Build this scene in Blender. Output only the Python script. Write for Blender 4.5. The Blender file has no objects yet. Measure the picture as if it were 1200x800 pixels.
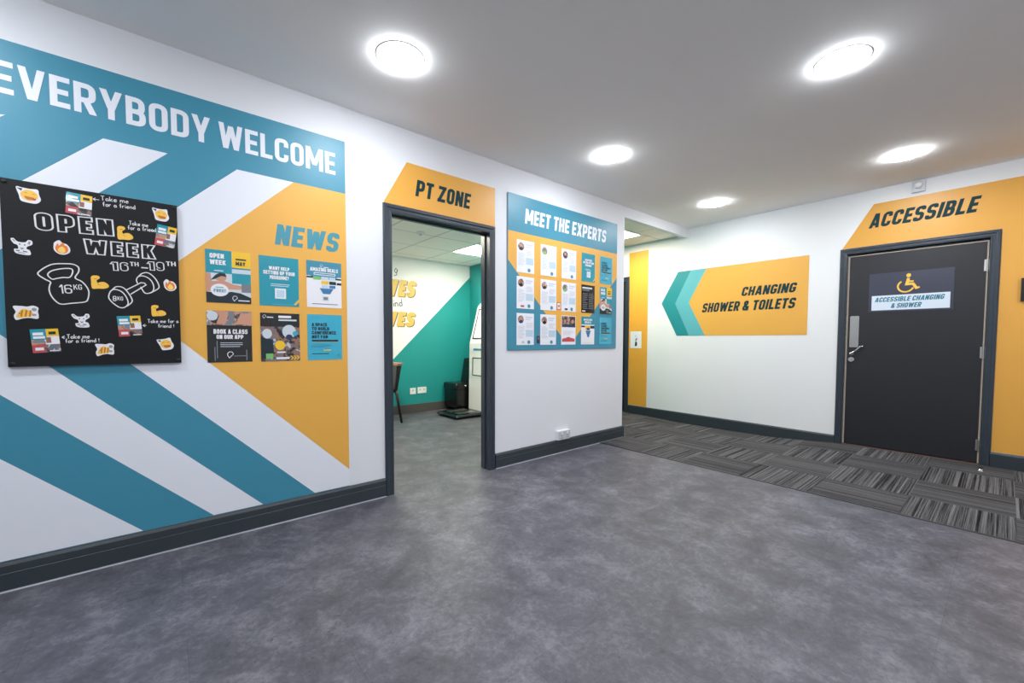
import bpy, bmesh, math, random
from mathutils import Vector

random.seed(7)
S = bpy.context.scene
COL = S.collection
PI = math.pi

# ------------------------------------------------------------------ camera, world, exposure
cam_data = bpy.data.cameras.new('camera')
cam = bpy.data.objects.new('camera', cam_data)
COL.objects.link(cam)
cam_data.sensor_fit = 'HORIZONTAL'
cam_data.sensor_width = 36.0
cam_data.lens = 485.4 / 1200 * 36.0
cam_data.shift_y = 18.0 / 1200
cam_data.clip_start = 0.02
YAW, PITCH, ROLL = -0.6978, -0.0421, 0.0025
fwd = Vector((-math.sin(YAW), math.cos(YAW), 0)); rgt = Vector((math.cos(YAW), math.sin(YAW), 0)); up = Vector((0, 0, 1))
fwd, up = fwd * math.cos(PITCH) + up * math.sin(PITCH), up * math.cos(PITCH) - fwd * math.sin(PITCH)
rgt, up = rgt * math.cos(ROLL) + up * math.sin(ROLL), up * math.cos(ROLL) - rgt * math.sin(ROLL)
from mathutils import Matrix
cam.matrix_world = Matrix((
    (rgt.x, up.x, -fwd.x, -0.0366), (rgt.y, up.y, -fwd.y, -2.8707), (rgt.z, up.z, -fwd.z, 1.1413), (0, 0, 0, 1)))
S.camera = cam

world = bpy.data.worlds.new('world'); S.world = world
world.use_nodes = True
world.node_tree.nodes['Background'].inputs[0].default_value = (0.9, 0.95, 1, 1)
world.node_tree.nodes['Background'].inputs[1].default_value = 0.05
S.view_settings.view_transform = 'Standard'
S.view_settings.look = 'None'
S.view_settings.gamma = 1
S.view_settings.use_curve_mapping = False
S.view_settings.exposure = 0.32
DOWNLIGHT = 95.0          # radiance of the round ceiling lamps
PANEL_ROOM = 38.0         # square lamp of the small training room
PANEL_CORRIDOR = 30.0     # square lamp of the corridor

# ------------------------------------------------------------------ dimensions (metres)
H = 2.672                 # hall ceiling
WX = 5.53                 # plane of the right wall
END = 4.057               # free end of the left wall
DL, DR, DT = 1.232, 2.108, 2.045   # opening of the training-room door
YB = 3.03                 # back wall of the training room
XR = 3.97                 # right wall of the training room
TH = 0.10                 # thickness of the left wall

# ------------------------------------------------------------------ materials
def lin(c):
    return tuple((x / 255 / 12.92) if x / 255 <= 0.04045 else ((x / 255 + 0.055) / 1.055) ** 2.4 for x in c)

MATS = {}
def mat(name, rgb, rough=0.5, metal=0.0, emit=0.0, coat=0.0, var=0.0, scale=8.0, spec=0.5, bump=0.0):
    if name in MATS: return MATS[name]
    m = bpy.data.materials.new(name); m.use_nodes = True
    nt = m.node_tree; b = nt.nodes['Principled BSDF']
    c = lin(rgb) + (1,)
    b.inputs['Base Color'].default_value = c
    b.inputs['Roughness'].default_value = rough
    b.inputs['Metallic'].default_value = metal
    b.inputs['Specular IOR Level'].default_value = spec
    b.inputs['Coat Weight'].default_value = coat
    b.inputs['Coat Roughness'].default_value = 0.06
    if emit:
        b.inputs['Emission Color'].default_value = c
        b.inputs['Emission Strength'].default_value = emit
    tc = nt.nodes.new('ShaderNodeNewGeometry')
    nz = nt.nodes.new('ShaderNodeTexNoise'); nz.inputs['Scale'].default_value = scale; nz.inputs['Detail'].default_value = 3
    nt.links.new(tc.outputs['Position'], nz.inputs['Vector'])
    if var:
        mx = nt.nodes.new('ShaderNodeMix'); mx.data_type = 'RGBA'
        mx.inputs[6].default_value = tuple(v * (1 - var) for v in c[:3]) + (1,)
        mx.inputs[7].default_value = tuple(min(1, v * (1 + var)) for v in c[:3]) + (1,)
        nt.links.new(nz.outputs['Fac'], mx.inputs[0]); nt.links.new(mx.outputs[2], b.inputs['Base Color'])
    if bump:
        bp = nt.nodes.new('ShaderNodeBump'); bp.inputs['Strength'].default_value = bump; bp.inputs['Distance'].default_value = 0.002
        nt.links.new(nz.outputs['Fac'], bp.inputs['Height']); nt.links.new(bp.outputs['Normal'], b.inputs['Normal'])
    MATS[name] = m
    return m

mat('wall_paint', (229, 230, 234), 0.6, var=0.012, scale=2, bump=0.05)
mat('wall_paint_warm', (238, 238, 238), 0.6, var=0.012, scale=2)
mat('ceiling_paint', (251, 250, 249), 0.8, var=0.01, scale=1.5)
mat('frame_paint', (52, 60, 69), 0.3, var=0.05, scale=12)
mat('skirting_paint', (52, 60, 65), 0.35, var=0.06, scale=10)
mat('caulk', (140, 142, 150), 0.35)
mat('vinyl_white', (232, 234, 242), 0.45)
mat('vinyl_teal', (62, 140, 165), 0.42)
mat('vinyl_teal_light', (98, 178, 186), 0.42)
mat('vinyl_teal_dark', (40, 142, 148), 0.42)
mat('vinyl_orange', (235, 175, 76), 0.42)
mat('vinyl_orange_sign', (230, 168, 72), 0.42)
mat('vinyl_amber', (240, 172, 64), 0.45)
mat('letter_dark', (14, 56, 60), 0.6, spec=0.25)
mat('letter_teal', (66, 148, 165), 0.45)
mat('board_black', (22, 22, 25), 0.55, spec=0.3)
mat('chalk', (226, 226, 228), 0.8)
mat('paper', (236, 237, 244), 0.4)
mat('paper_print', (205, 208, 218), 0.5)
mat('paper_blue', (190, 212, 228), 0.4)
mat('gloss_teal', (32, 150, 168), 0.25, coat=0.4)
mat('gloss_cyan', (56, 172, 200), 0.25, coat=0.4)
mat('gloss_white', (240, 238, 242), 0.25, coat=0.4)
mat('gloss_black', (26, 25, 26), 0.22, coat=0.4)
mat('gloss_yellow', (246, 196, 34), 0.3, coat=0.4)
mat('print_ink', (24, 40, 48), 0.4)
mat('print_skin', (206, 150, 124), 0.35, coat=0.3)
mat('print_skin_dark', (150, 98, 78), 0.35, coat=0.3)
mat('print_grey', (120, 124, 130), 0.35, coat=0.3)
mat('print_light', (206, 214, 222), 0.35, coat=0.3)
mat('print_navy', (44, 58, 92), 0.35)
mat('print_red', (196, 78, 84), 0.4)
mat('print_green', (120, 190, 110), 0.4)
mat('print_blue', (60, 120, 170), 0.4)
mat('emoji_yellow', (250, 196, 74), 0.4)
mat('emoji_shade', (196, 116, 40), 0.4)
mat('emoji_fire', (240, 130, 50), 0.4)
mat('emoji_flame', (252, 214, 110), 0.4)
mat('emoji_red', (200, 60, 70), 0.4)
mat('sticker_white', (236, 234, 238), 0.4)
mat('sticker_grey', (150, 152, 158), 0.4)
mat('door_laminate', (34, 34, 39), 0.42, var=0.05, scale=3)
mat('lipping', (176, 160, 144), 0.45, var=0.05, scale=20)
mat('threshold', (98, 76, 70), 0.5)
mat('sign_plate', (58, 60, 76), 0.3)
mat('sign_white', (218, 228, 240), 0.3)
mat('sign_teal', (44, 120, 138), 0.35)
mat('steel', (196, 194, 190), 0.3, metal=1.0, var=0.06, scale=40)
mat('chrome', (220, 220, 222), 0.12, metal=1.0)
mat('plastic_white', (236, 236, 236), 0.35)
mat('plastic_grey', (196, 197, 202), 0.4)
mat('plastic_dark', (30, 31, 34), 0.4)
mat('lamp_ring', (244, 244, 246), 0.3)
mat('lamp_glow', (244, 249, 255), 0.4, emit=DOWNLIGHT)
mat('panel_glow', (255, 249, 230), 0.4, emit=PANEL_ROOM)
mat('panel_glow_corridor', (255, 246, 224), 0.4, emit=PANEL_CORRIDOR)
mat('room_teal', (30, 148, 146), 0.5, var=0.02, scale=2)
mat('room_skirting', (84, 80, 78), 0.4)
mat('leather', (20, 20, 22), 0.22, var=0.1, scale=30, bump=0.15)
mat('chair_wood', (24, 20, 19), 0.35)
mat('chair_tan', (150, 112, 92), 0.45)
mat('gold_letter', (226, 188, 96), 0.45)
mat('gold_shadow', (128, 108, 70), 0.5)
mat('script_ink', (70, 92, 96), 0.5)
mat('kiosk_white', (238, 240, 238), 0.3)
mat('screen_black', (12, 12, 14), 0.15)
mat('screw', (12, 12, 13), 0.4)
mat('edge_black', (26, 20, 20), 0.35)
mat('wall_orange_dummy', (232, 164, 62), 0.5)

def floor_material():
    m = bpy.data.materials.new('concrete_vinyl'); m.use_nodes = True
    nt = m.node_tree; N = nt.nodes; L = nt.links; b = N['Principled BSDF']
    g = N.new('ShaderNodeNewGeometry')
    def noise(scale, detail, rough=0.6, dist=0.0):
        n = N.new('ShaderNodeTexNoise'); n.inputs['Scale'].default_value = scale; n.inputs['Detail'].default_value = detail
        n.inputs['Roughness'].default_value = rough; n.inputs['Distortion'].default_value = dist
        L.new(g.outputs['Position'], n.inputs['Vector']); return n
    big = noise(4.6, 9, 0.74, 0.4); fine = noise(34, 8, 0.82, 0.5); blot = noise(0.9, 2)
    r = N.new('ShaderNodeValToRGB')
    e = r.color_ramp.elements
    e[0].position, e[0].color = 0.34, lin((52, 52, 58)) + (1,)
    e[1].position, e[1].color = 0.69, lin((136, 135, 142)) + (1,)
    k = r.color_ramp.elements.new(0.5); k.color = lin((86, 86, 94)) + (1,)
    mx = N.new('ShaderNodeMix'); mx.inputs[0].default_value = 0.42
    L.new(big.outputs['Fac'], mx.inputs[2]); L.new(fine.outputs['Fac'], mx.inputs[3])
    L.new(mx.outputs[0], r.inputs['Fac'])
    # tiles: faint seams and a slight difference of tone from tile to tile
    br = N.new('ShaderNodeTexBrick')
    br.inputs['Scale'].default_value = 1.0
    br.inputs['Color1'].default_value = (0.84, 0.84, 0.84, 1); br.inputs['Color2'].default_value = (1.04, 1.04, 1.05, 1)
    br.inputs['Mortar'].default_value = (0.72, 0.72, 0.73, 1)
    br.inputs['Mortar Size'].default_value = 0.0014; br.inputs['Mortar Smooth'].default_value = 0.3
    br.inputs['Brick Width'].default_value = 0.914; br.inputs['Row Height'].default_value = 0.457
    L.new(g.outputs['Position'], br.inputs['Vector'])
    mul = N.new('ShaderNodeMix'); mul.data_type = 'RGBA'; mul.blend_type = 'MULTIPLY'; mul.inputs[0].default_value = 1.0
    L.new(r.outputs['Color'], mul.inputs[6]); L.new(br.outputs['Color'], mul.inputs[7])
    # small dark specks
    sp = N.new('ShaderNodeTexNoise'); sp.inputs['Scale'].default_value = 46; sp.inputs['Detail'].default_value = 1
    L.new(g.outputs['Position'], sp.inputs['Vector'])
    sr = N.new('ShaderNodeValToRGB'); sr.color_ramp.elements[0].position = 0.22; sr.color_ramp.elements[1].position = 0.27
    sr.color_ramp.elements[0].color = (0.55, 0.55, 0.55, 1); sr.color_ramp.elements[1].color = (1, 1, 1, 1)
    L.new(sp.outputs['Fac'], sr.inputs['Fac'])
    m2 = N.new('ShaderNodeMix'); m2.data_type = 'RGBA'; m2.blend_type = 'MULTIPLY'; m2.inputs[0].default_value = 1.0
    L.new(mul.outputs[2], m2.inputs[6]); L.new(sr.outputs['Color'], m2.inputs[7])
    L.new(m2.outputs[2], b.inputs['Base Color'])
    rr = N.new('ShaderNodeMapRange'); rr.inputs['To Min'].default_value = 0.40; rr.inputs['To Max'].default_value = 0.58
    L.new(fine.outputs['Fac'], rr.inputs['Value']); L.new(rr.outputs['Result'], b.inputs['Roughness'])
    bp = N.new('ShaderNodeBump'); bp.inputs['Strength'].default_value = 0.12; bp.inputs['Distance'].default_value = 0.003
    L.new(fine.outputs['Fac'], bp.inputs['Height']); L.new(bp.outputs['Normal'], b.inputs['Normal'])
    MATS['concrete_vinyl'] = m
floor_material()

def carpet_material():
    m = bpy.data.materials.new('striped_carpet'); m.use_nodes = True
    nt = m.node_tree; N = nt.nodes; L = nt.links; b = N['Principled BSDF']
    g = N.new('ShaderNodeNewGeometry'); sep = N.new('ShaderNodeSeparateXYZ'); L.new(g.outputs['Position'], sep.inputs[0])
    def math_(op, a, bb=None, c=None):
        n = N.new('ShaderNodeMath'); n.operation = op
        for i, v in enumerate((a, bb)):
            if v is None: continue
            if isinstance(v, (int, float)): n.inputs[i].default_value = v
            else: L.new(v, n.inputs[i])
        return n.outputs[0]
    tx = math_('DIVIDE', math_('SUBTRACT', sep.outputs[0], 3.625), 0.5)
    ty = math_('DIVIDE', math_('ADD', sep.outputs[1], 2.95), 0.5)
    ix = math_('FLOOR', tx); iy = math_('FLOOR', ty)
    par = math_('FLOORED_MODULO', math_('ADD', ix, iy), 2.0)     # 0: stripes run towards the wall, 1: along it
    along = N.new('ShaderNodeMix'); L.new(par, along.inputs[0]); L.new(ty, along.inputs[2]); L.new(tx, along.inputs[3])
    across = N.new('ShaderNodeMix'); L.new(par, across.inputs[0]); L.new(tx, across.inputs[2]); L.new(ty, across.inputs[3])
    seed = math_('ADD', math_('MULTIPLY', ix, 17.3), math_('MULTIPLY', iy, 7.7))
    cv = N.new('ShaderNodeCombineXYZ'); L.new(math_('MULTIPLY', along.outputs[0], 1.0), cv.inputs[0]); L.new(seed, cv.inputs[1])
    L.new(math_('MULTIPLY', across.outputs[0], 0.006), cv.inputs[2])
    n1 = N.new('ShaderNodeTexNoise'); n1.inputs['Scale'].default_value = 34; n1.inputs['Detail'].default_value = 5; n1.inputs['Roughness'].default_value = 0.85
    L.new(cv.outputs[0], n1.inputs['Vector'])
    r = N.new('ShaderNodeValToRGB'); r.color_ramp.interpolation = 'LINEAR'; e = r.color_ramp.elements
    e[0].position, e[0].color = 0.43, lin((18, 19, 22)) + (1,)
    e[1].position, e[1].color = 0.62, lin((120, 119, 120)) + (1,)
    k = e.new(0.47); k.color = lin((66, 65, 67)) + (1,)
    L.new(n1.outputs['Fac'], r.inputs['Fac'])
    flat = N.new('ShaderNodeMix'); flat.data_type = 'RGBA'
    flat.inputs[7].default_value = lin((70, 69, 70)) + (1,)
    L.new(math_('MULTIPLY', par, 0.45), flat.inputs[0]); L.new(r.outputs['Color'], flat.inputs[6])
    pile = N.new('ShaderNodeTexNoise'); pile.inputs['Scale'].default_value = 380; pile.inputs['Detail'].default_value = 2
    L.new(g.outputs['Position'], pile.inputs['Vector'])
    pr = N.new('ShaderNodeMapRange'); pr.inputs['To Min'].default_value = 0.7; pr.inputs['To Max'].default_value = 1.3
    L.new(pile.outputs['Fac'], pr.inputs['Value'])
    mul = N.new('ShaderNodeMix'); mul.data_type = 'RGBA'; mul.blend_type = 'MULTIPLY'; mul.inputs[0].default_value = 1
    L.new(flat.outputs[2], mul.inputs[6]); L.new(pr.outputs[0], mul.inputs[7])
    L.new(mul.outputs[2], b.inputs['Base Color'])
    b.inputs['Roughness'].default_value = 0.95; b.inputs['Specular IOR Level'].default_value = 0.15
    bp = N.new('ShaderNodeBump'); bp.inputs['Strength'].default_value = 0.5; bp.inputs['Distance'].default_value = 0.004
    L.new(pile.outputs['Fac'], bp.inputs['Height']); L.new(bp.outputs['Normal'], b.inputs['Normal'])
    MATS['striped_carpet'] = m
carpet_material()

def tile_ceiling_material():
    m = bpy.data.materials.new('ceiling_tiles'); m.use_nodes = True
    nt = m.node_tree; N = nt.nodes; L = nt.links; b = N['Principled BSDF']
    g = N.new('ShaderNodeNewGeometry')
    mp = N.new('ShaderNodeMapping'); mp.inputs['Location'].default_value = (-0.1, 0.2, 0)
    L.new(g.outputs['Position'], mp.inputs['Vector'])
    br = N.new('ShaderNodeTexBrick'); br.offset = 0.0
    br.inputs['Scale'].default_value = 1; br.inputs['Brick Width'].default_value = 0.6; br.inputs['Row Height'].default_value = 0.6
    br.inputs['Mortar Size'].default_value = 0.012; br.inputs['Mortar Smooth'].default_value = 0.1
    br.inputs['Color1'].default_value = lin((246, 244, 236)) + (1,); br.inputs['Color2'].default_value = lin((240, 238, 230)) + (1,)
    br.inputs['Mortar'].default_value = lin((206, 204, 196)) + (1,)
    L.new(mp.outputs[0], br.inputs['Vector']); L.new(br.outputs['Color'], b.inputs['Base Color'])
    b.inputs['Roughness'].default_value = 0.85
    MATS['ceiling_tiles'] = m
tile_ceiling_material()

def photo_material(name, cols, scale):
    m = bpy.data.materials.new(name); m.use_nodes = True
    nt = m.node_tree; N = nt.nodes; L = nt.links; b = N['Principled BSDF']
    g = N.new('ShaderNodeNewGeometry')
    n = N.new('ShaderNodeTexNoise'); n.inputs['Scale'].default_value = scale; n.inputs['Detail'].default_value = 2; n.inputs['Distortion'].default_value = 0.8
    L.new(g.outputs['Position'], n.inputs['Vector'])
    r = N.new('ShaderNodeValToRGB'); r.color_ramp.interpolation = 'CONSTANT'
    e = r.color_ramp.elements
    while len(e) < len(cols): e.new(0.5)
    for i, c in enumerate(cols):
        e[i].position = 0 if i == 0 else 0.30 + 0.40 * i / len(cols); e[i].color = lin(c) + (1,)
    L.new(n.outputs['Fac'], r.inputs['Fac']); L.new(r.outputs['Color'], b.inputs['Base Color'])
    b.inputs['Roughness'].default_value = 0.3; b.inputs['Coat Weight'].default_value = 0.3
    MATS[name] = m
photo_material('photo_people', [(40, 38, 40), (96, 84, 80), (200, 146, 120), (120, 130, 140), (214, 216, 220)], 22)
photo_material('photo_gym', [(24, 24, 26), (60, 60, 64), (150, 110, 92), (100, 110, 126), (196, 196, 198)], 24)
photo_material('photo_head', [(34, 30, 30), (84, 70, 66), (190, 140, 118), (110, 112, 120), (190, 190, 196)], 48)

# ------------------------------------------------------------------ mesh helpers
def finish(name, bm, mats, parent=None, loc=None, smooth=False, bevel=0.0):
    """Link bm (world coordinates) as one mesh object whose origin is loc, or sits in its parent's frame."""
    o0 = Vector(parent['_o']) if parent is not None else Vector(loc if loc is not None else (0, 0, 0))
    bm.normal_update()
    me = bpy.data.meshes.new(name)
    bmesh.ops.translate(bm, verts=bm.verts, vec=-o0)
    bm.to_mesh(me); bm.free()
    for m in mats: me.materials.append(MATS[m])
    if smooth:
        for p in me.polygons: p.use_smooth = True
    ob = bpy.data.objects.new(name, me); COL.objects.link(ob)
    ob['_o'] = tuple(o0)
    if parent is not None: ob.parent = parent
    else: ob.location = o0
    if bevel:
        md = ob.modifiers.new('bevel', 'BEVEL'); md.width = bevel; md.segments = 2; md.limit_method = 'ANGLE'; md.angle_limit = 0.7
    return ob

def tag(o, label, cat, group=None):
    o['label'] = label; o['category'] = cat
    if group: o['group'] = group
    return o

def thing(name, label, cat, loc, group=None):
    o = bpy.data.objects.new(name, None); COL.objects.link(o)
    o.location = loc; o['_o'] = tuple(loc); o.empty_display_size = 0.1
    return tag(o, label, cat, group)

def structure(o):
    o['kind'] = 'structure'
    return o

def box(bm, x0, x1, y0, y1, z0, z1, mi=0):
    vs = [bm.verts.new(p) for p in ((x0, y0, z0), (x1, y0, z0), (x1, y1, z0), (x0, y1, z0), (x0, y0, z1), (x1, y0, z1), (x1, y1, z1), (x0, y1, z1))]
    for f in ((3, 2, 1, 0), (4, 5, 6, 7), (0, 1, 5, 4), (1, 2, 6, 5), (2, 3, 7, 6), (3, 0, 4, 7)):
        bm.faces.new([vs[i] for i in f]).material_index = mi

def prism(bm, prof, p0, p1, axes, mi=0):
    """Extrude profile prof (a, b) from p0 to p1; axes gives the world vectors of a and b."""
    A, B = Vector(axes[0]), Vector(axes[1]); P0, P1 = Vector(p0), Vector(p1)
    r0 = [bm.verts.new(P0 + A * a + B * b) for a, b in prof]; r1 = [bm.verts.new(P1 + A * a + B * b) for a, b in prof]
    n = len(prof)
    for i in range(n):
        bm.faces.new((r0[i], r0[(i + 1) % n], r1[(i + 1) % n], r1[i])).material_index = mi
    bm.faces.new(list(reversed(r0))).material_index = mi; bm.faces.new(r1).material_index = mi
    bmesh.ops.recalc_face_normals(bm, faces=bm.faces[:])

def lathe(bm, prof, origin, axis=(0, 0, 1), seg=32, mi=0):
    ax = Vector(axis).normalized(); q = ax.to_track_quat('Z', 'Y'); O = Vector(origin)
    rings = []
    for r, h in prof:
        if r < 1e-6: rings.append([bm.verts.new(O + ax * h)])
        else: rings.append([bm.verts.new(O + q @ Vector((r * math.cos(2 * PI * k / seg), r * math.sin(2 * PI * k / seg), h))) for k in range(seg)])
    for a, b in zip(rings, rings[1:]):
        for k in range(seg):
            k2 = (k + 1) % seg
            if len(a) == 1 and len(b) == 1: continue
            f = (a[0], b[k], b[k2]) if len(a) == 1 else ((a[k], a[k2], b[0]) if len(b) == 1 else (a[k], a[k2], b[k2], b[k]))
            bm.faces.new(f).material_index = mi
    bmesh.ops.recalc_face_normals(bm, faces=bm.faces[:])

def tube(bm, pts, r, seg=10, mi=0, flat=1.0):
    pts = [Vector(p) for p in pts]; rings = []
    rs = r if isinstance(r, (list, tuple)) else [r] * len(pts)
    ref = Vector((0, 0, 1))
    for i, p in enumerate(pts):
        d = (pts[min(i + 1, len(pts) - 1)] - pts[max(i - 1, 0)]).normalized()
        u = d.cross(ref if abs(d.dot(ref)) < 0.95 else Vector((1, 0, 0))).normalized(); v = u.cross(d)
        rings.append([bm.verts.new(p + u * math.cos(2 * PI * k / seg) * rs[i] + v * math.sin(2 * PI * k / seg) * rs[i] * flat) for k in range(seg)])
    for a, b in zip(rings, rings[1:]):
        for k in range(seg): bm.faces.new((a[k], a[(k + 1) % seg], b[(k + 1) % seg], b[k])).material_index = mi
    bm.faces.new(list(reversed(rings[0]))).material_index = mi; bm.faces.new(rings[-1]).material_index = mi
    bmesh.ops.recalc_face_normals(bm, faces=bm.faces[:])

def loft(bm, rings, mi=0, caps=True):
    R = [[bm.verts.new(p) for p in ring] for ring in rings]
    n = len(R[0])
    for a, b in zip(R, R[1:]):
        for k in range(n): bm.faces.new((a[k], a[(k + 1) % n], b[(k + 1) % n], b[k])).material_index = mi
    if caps:
        bm.faces.new(list(reversed(R[0]))).material_index = mi; bm.faces.new(R[-1]).material_index = mi
    bmesh.ops.recalc_face_normals(bm, faces=bm.faces[:])

# ------------------------------------------------------------------ flat prints on walls: planes, polygons, lettering
class Plane:
    """A wall face: u runs to the viewer's right, v up, d out of the wall."""
    def __init__(s, O, U, N): s.O, s.U, s.N = Vector(O), Vector(U), Vector(N)
    def p(s, u, v, d=0.0): return s.O + s.U * u + Vector((0, 0, v)) + s.N * d
WALL_L = Plane((0, 0, 0), (1, 0, 0), (0, -1, 0))
WALL_R = Plane((WX, 0, 0), (0, -1, 0), (-1, 0, 0))
ROOM_B = Plane((0, YB, 0), (1, 0, 0), (0, -1, 0))

class Print:
    def __init__(s, plane): s.pl = plane; s.bm = bmesh.new(); s.mats = []; s.n = 0
    def mi(s, m):
        if m not in s.mats: s.mats.append(m)
        return s.mats.index(m)
    def face(s, poly, d, m):
        s.n += 1; d += (s.n % 30) * 6e-6         # printed layers lie a hair apart
        vs = [s.bm.verts.new(s.pl.p(u, v, d)) for u, v in poly]
        f = s.bm.faces.new(vs); f.material_index = s.mi(m); f.normal_update()
        if f.normal.dot(s.pl.N) < 0: f.normal_flip()
    def rect(s, u0, u1, v0, v1, d, m): s.face([(u0, v0), (u1, v0), (u1, v1), (u0, v1)], d, m)
    def ell(s, cu, cv, ru, rv, d, m, n=20, a0=0.0):
        s.face([(cu + ru * math.cos(a0 + 2 * PI * k / n), cv + rv * math.sin(a0 + 2 * PI * k / n)) for k in range(n)], d, m)
    def slab(s, poly, d0, d1, m):
        b = [s.bm.verts.new(s.pl.p(u, v, d0)) for u, v in poly]; t = [s.bm.verts.new(s.pl.p(u, v, d1)) for u, v in poly]
        n = len(poly); i = s.mi(m); fs = []
        for k in range(n): fs.append(s.bm.faces.new((b[k], b[(k + 1) % n], t[(k + 1) % n], t[k])))
        fs.append(s.bm.faces.new(t)); fs.append(s.bm.faces.new(list(reversed(b))))
        for f in fs: f.material_index = i
        bmesh.ops.recalc_face_normals(s.bm, faces=fs)
    def box(s, u0, u1, v0, v1, d0, d1, m): s.slab([(u0, v0), (u1, v0), (u1, v1), (u0, v1)], d0, d1, m)
    def line(s, pts, w, d, m, closed=False): 
        for i, q in enumerate(strip(pts, w / 2, closed)): s.face(q, d + (i % 5) * 2e-5, m)
    def text(s, txt, u0, u1, v0, v1, d, m, t=0.19, slant=0.0, inset=0.0, gap=0.085, rot=0.0):
        """Fit one line of condensed capitals in the box u0..u1, v0..v1 (u1 None: natural width)."""
        h = v1 - v0; adv = 0.0; G = []
        for ch in txt:
            if ch == ' ': adv += 0.24; continue
            w, polys = glyph(ch, t, inset); G.append((adv, polys)); adv += w + gap
        adv -= gap; k = h if u1 is None else (u1 - u0) / (adv + slant)
        cu, cv = u0, v0
        step = 0
        for a, polys in G:
            for poly in polys:
                step = (step + 1) % 24      # overlapping strokes lie a hair apart
                q = [((a + x + slant * y) * k, y * h) for x, y in poly]
                if rot: q = [(x * math.cos(rot) - y * math.sin(rot), x * math.sin(rot) + y * math.cos(rot)) for x, y in q]
                s.face([(cu + x, cv + y) for x, y in q], d + step * 2e-5, m)
        return adv * k
    def build(s, name, parent=None, loc=None):
        return finish(name, s.bm, s.mats, parent, loc)

def rounded(pts, closed):
    """pts: (x, y) or (x, y, radius); corners with a radius become arcs."""
    out = []; n = len(pts)
    for i, p in enumerate(pts):
        r = p[2] if len(p) > 2 else 0
        if r == 0 or (not closed and i in (0, n - 1)): out.append((p[0], p[1])); continue
        P = Vector(p[:2]); A = Vector(pts[i - 1][:2]); B = Vector(pts[(i + 1) % n][:2])
        da, db = (A - P), (B - P); ra = min(r, da.length * 0.5, db.length * 0.5)
        a = P + da.normalized() * ra; b = P + db.normalized() * ra
        for k in range(6):
            f = k / 5; q = a * (1 - f) ** 2 + P * 2 * f * (1 - f) + b * f * f; out.append((q.x, q.y))
    return out

def strip(pts, hw, closed=False):
    P = [Vector(p) for p in pts]; n = len(P); L = []; R = []
    for i in range(n):
        a = P[i - 1] if (closed or i > 0) else None; b = P[(i + 1) % n] if (closed or i < n - 1) else None
        d1 = (P[i] - a) if a is not None else None; d2 = (b - P[i]) if b is not None else None
        if d1 is None or d1.length < 1e-9: d1 = d2
        if d2 is None or d2.length < 1e-9: d2 = d1
        d1 = d1.normalized(); d2 = d2.normalized()
        n1 = Vector((-d1.y, d1.x)); n2 = Vector((-d2.y, d2.x)); m = (n1 + n2)
        if m.length < 1e-6: m = n1
        m.normalize(); k = hw / max(0.45, m.dot(n1))
        L.append(P[i] + m * k); R.append(P[i] - m * k)
    out = []
    for i in range(n if closed else n - 1):
        j = (i + 1) % n; out.append([tuple(L[i]), tuple(R[i]), tuple(R[j]), tuple(L[j])])
    return out

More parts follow.
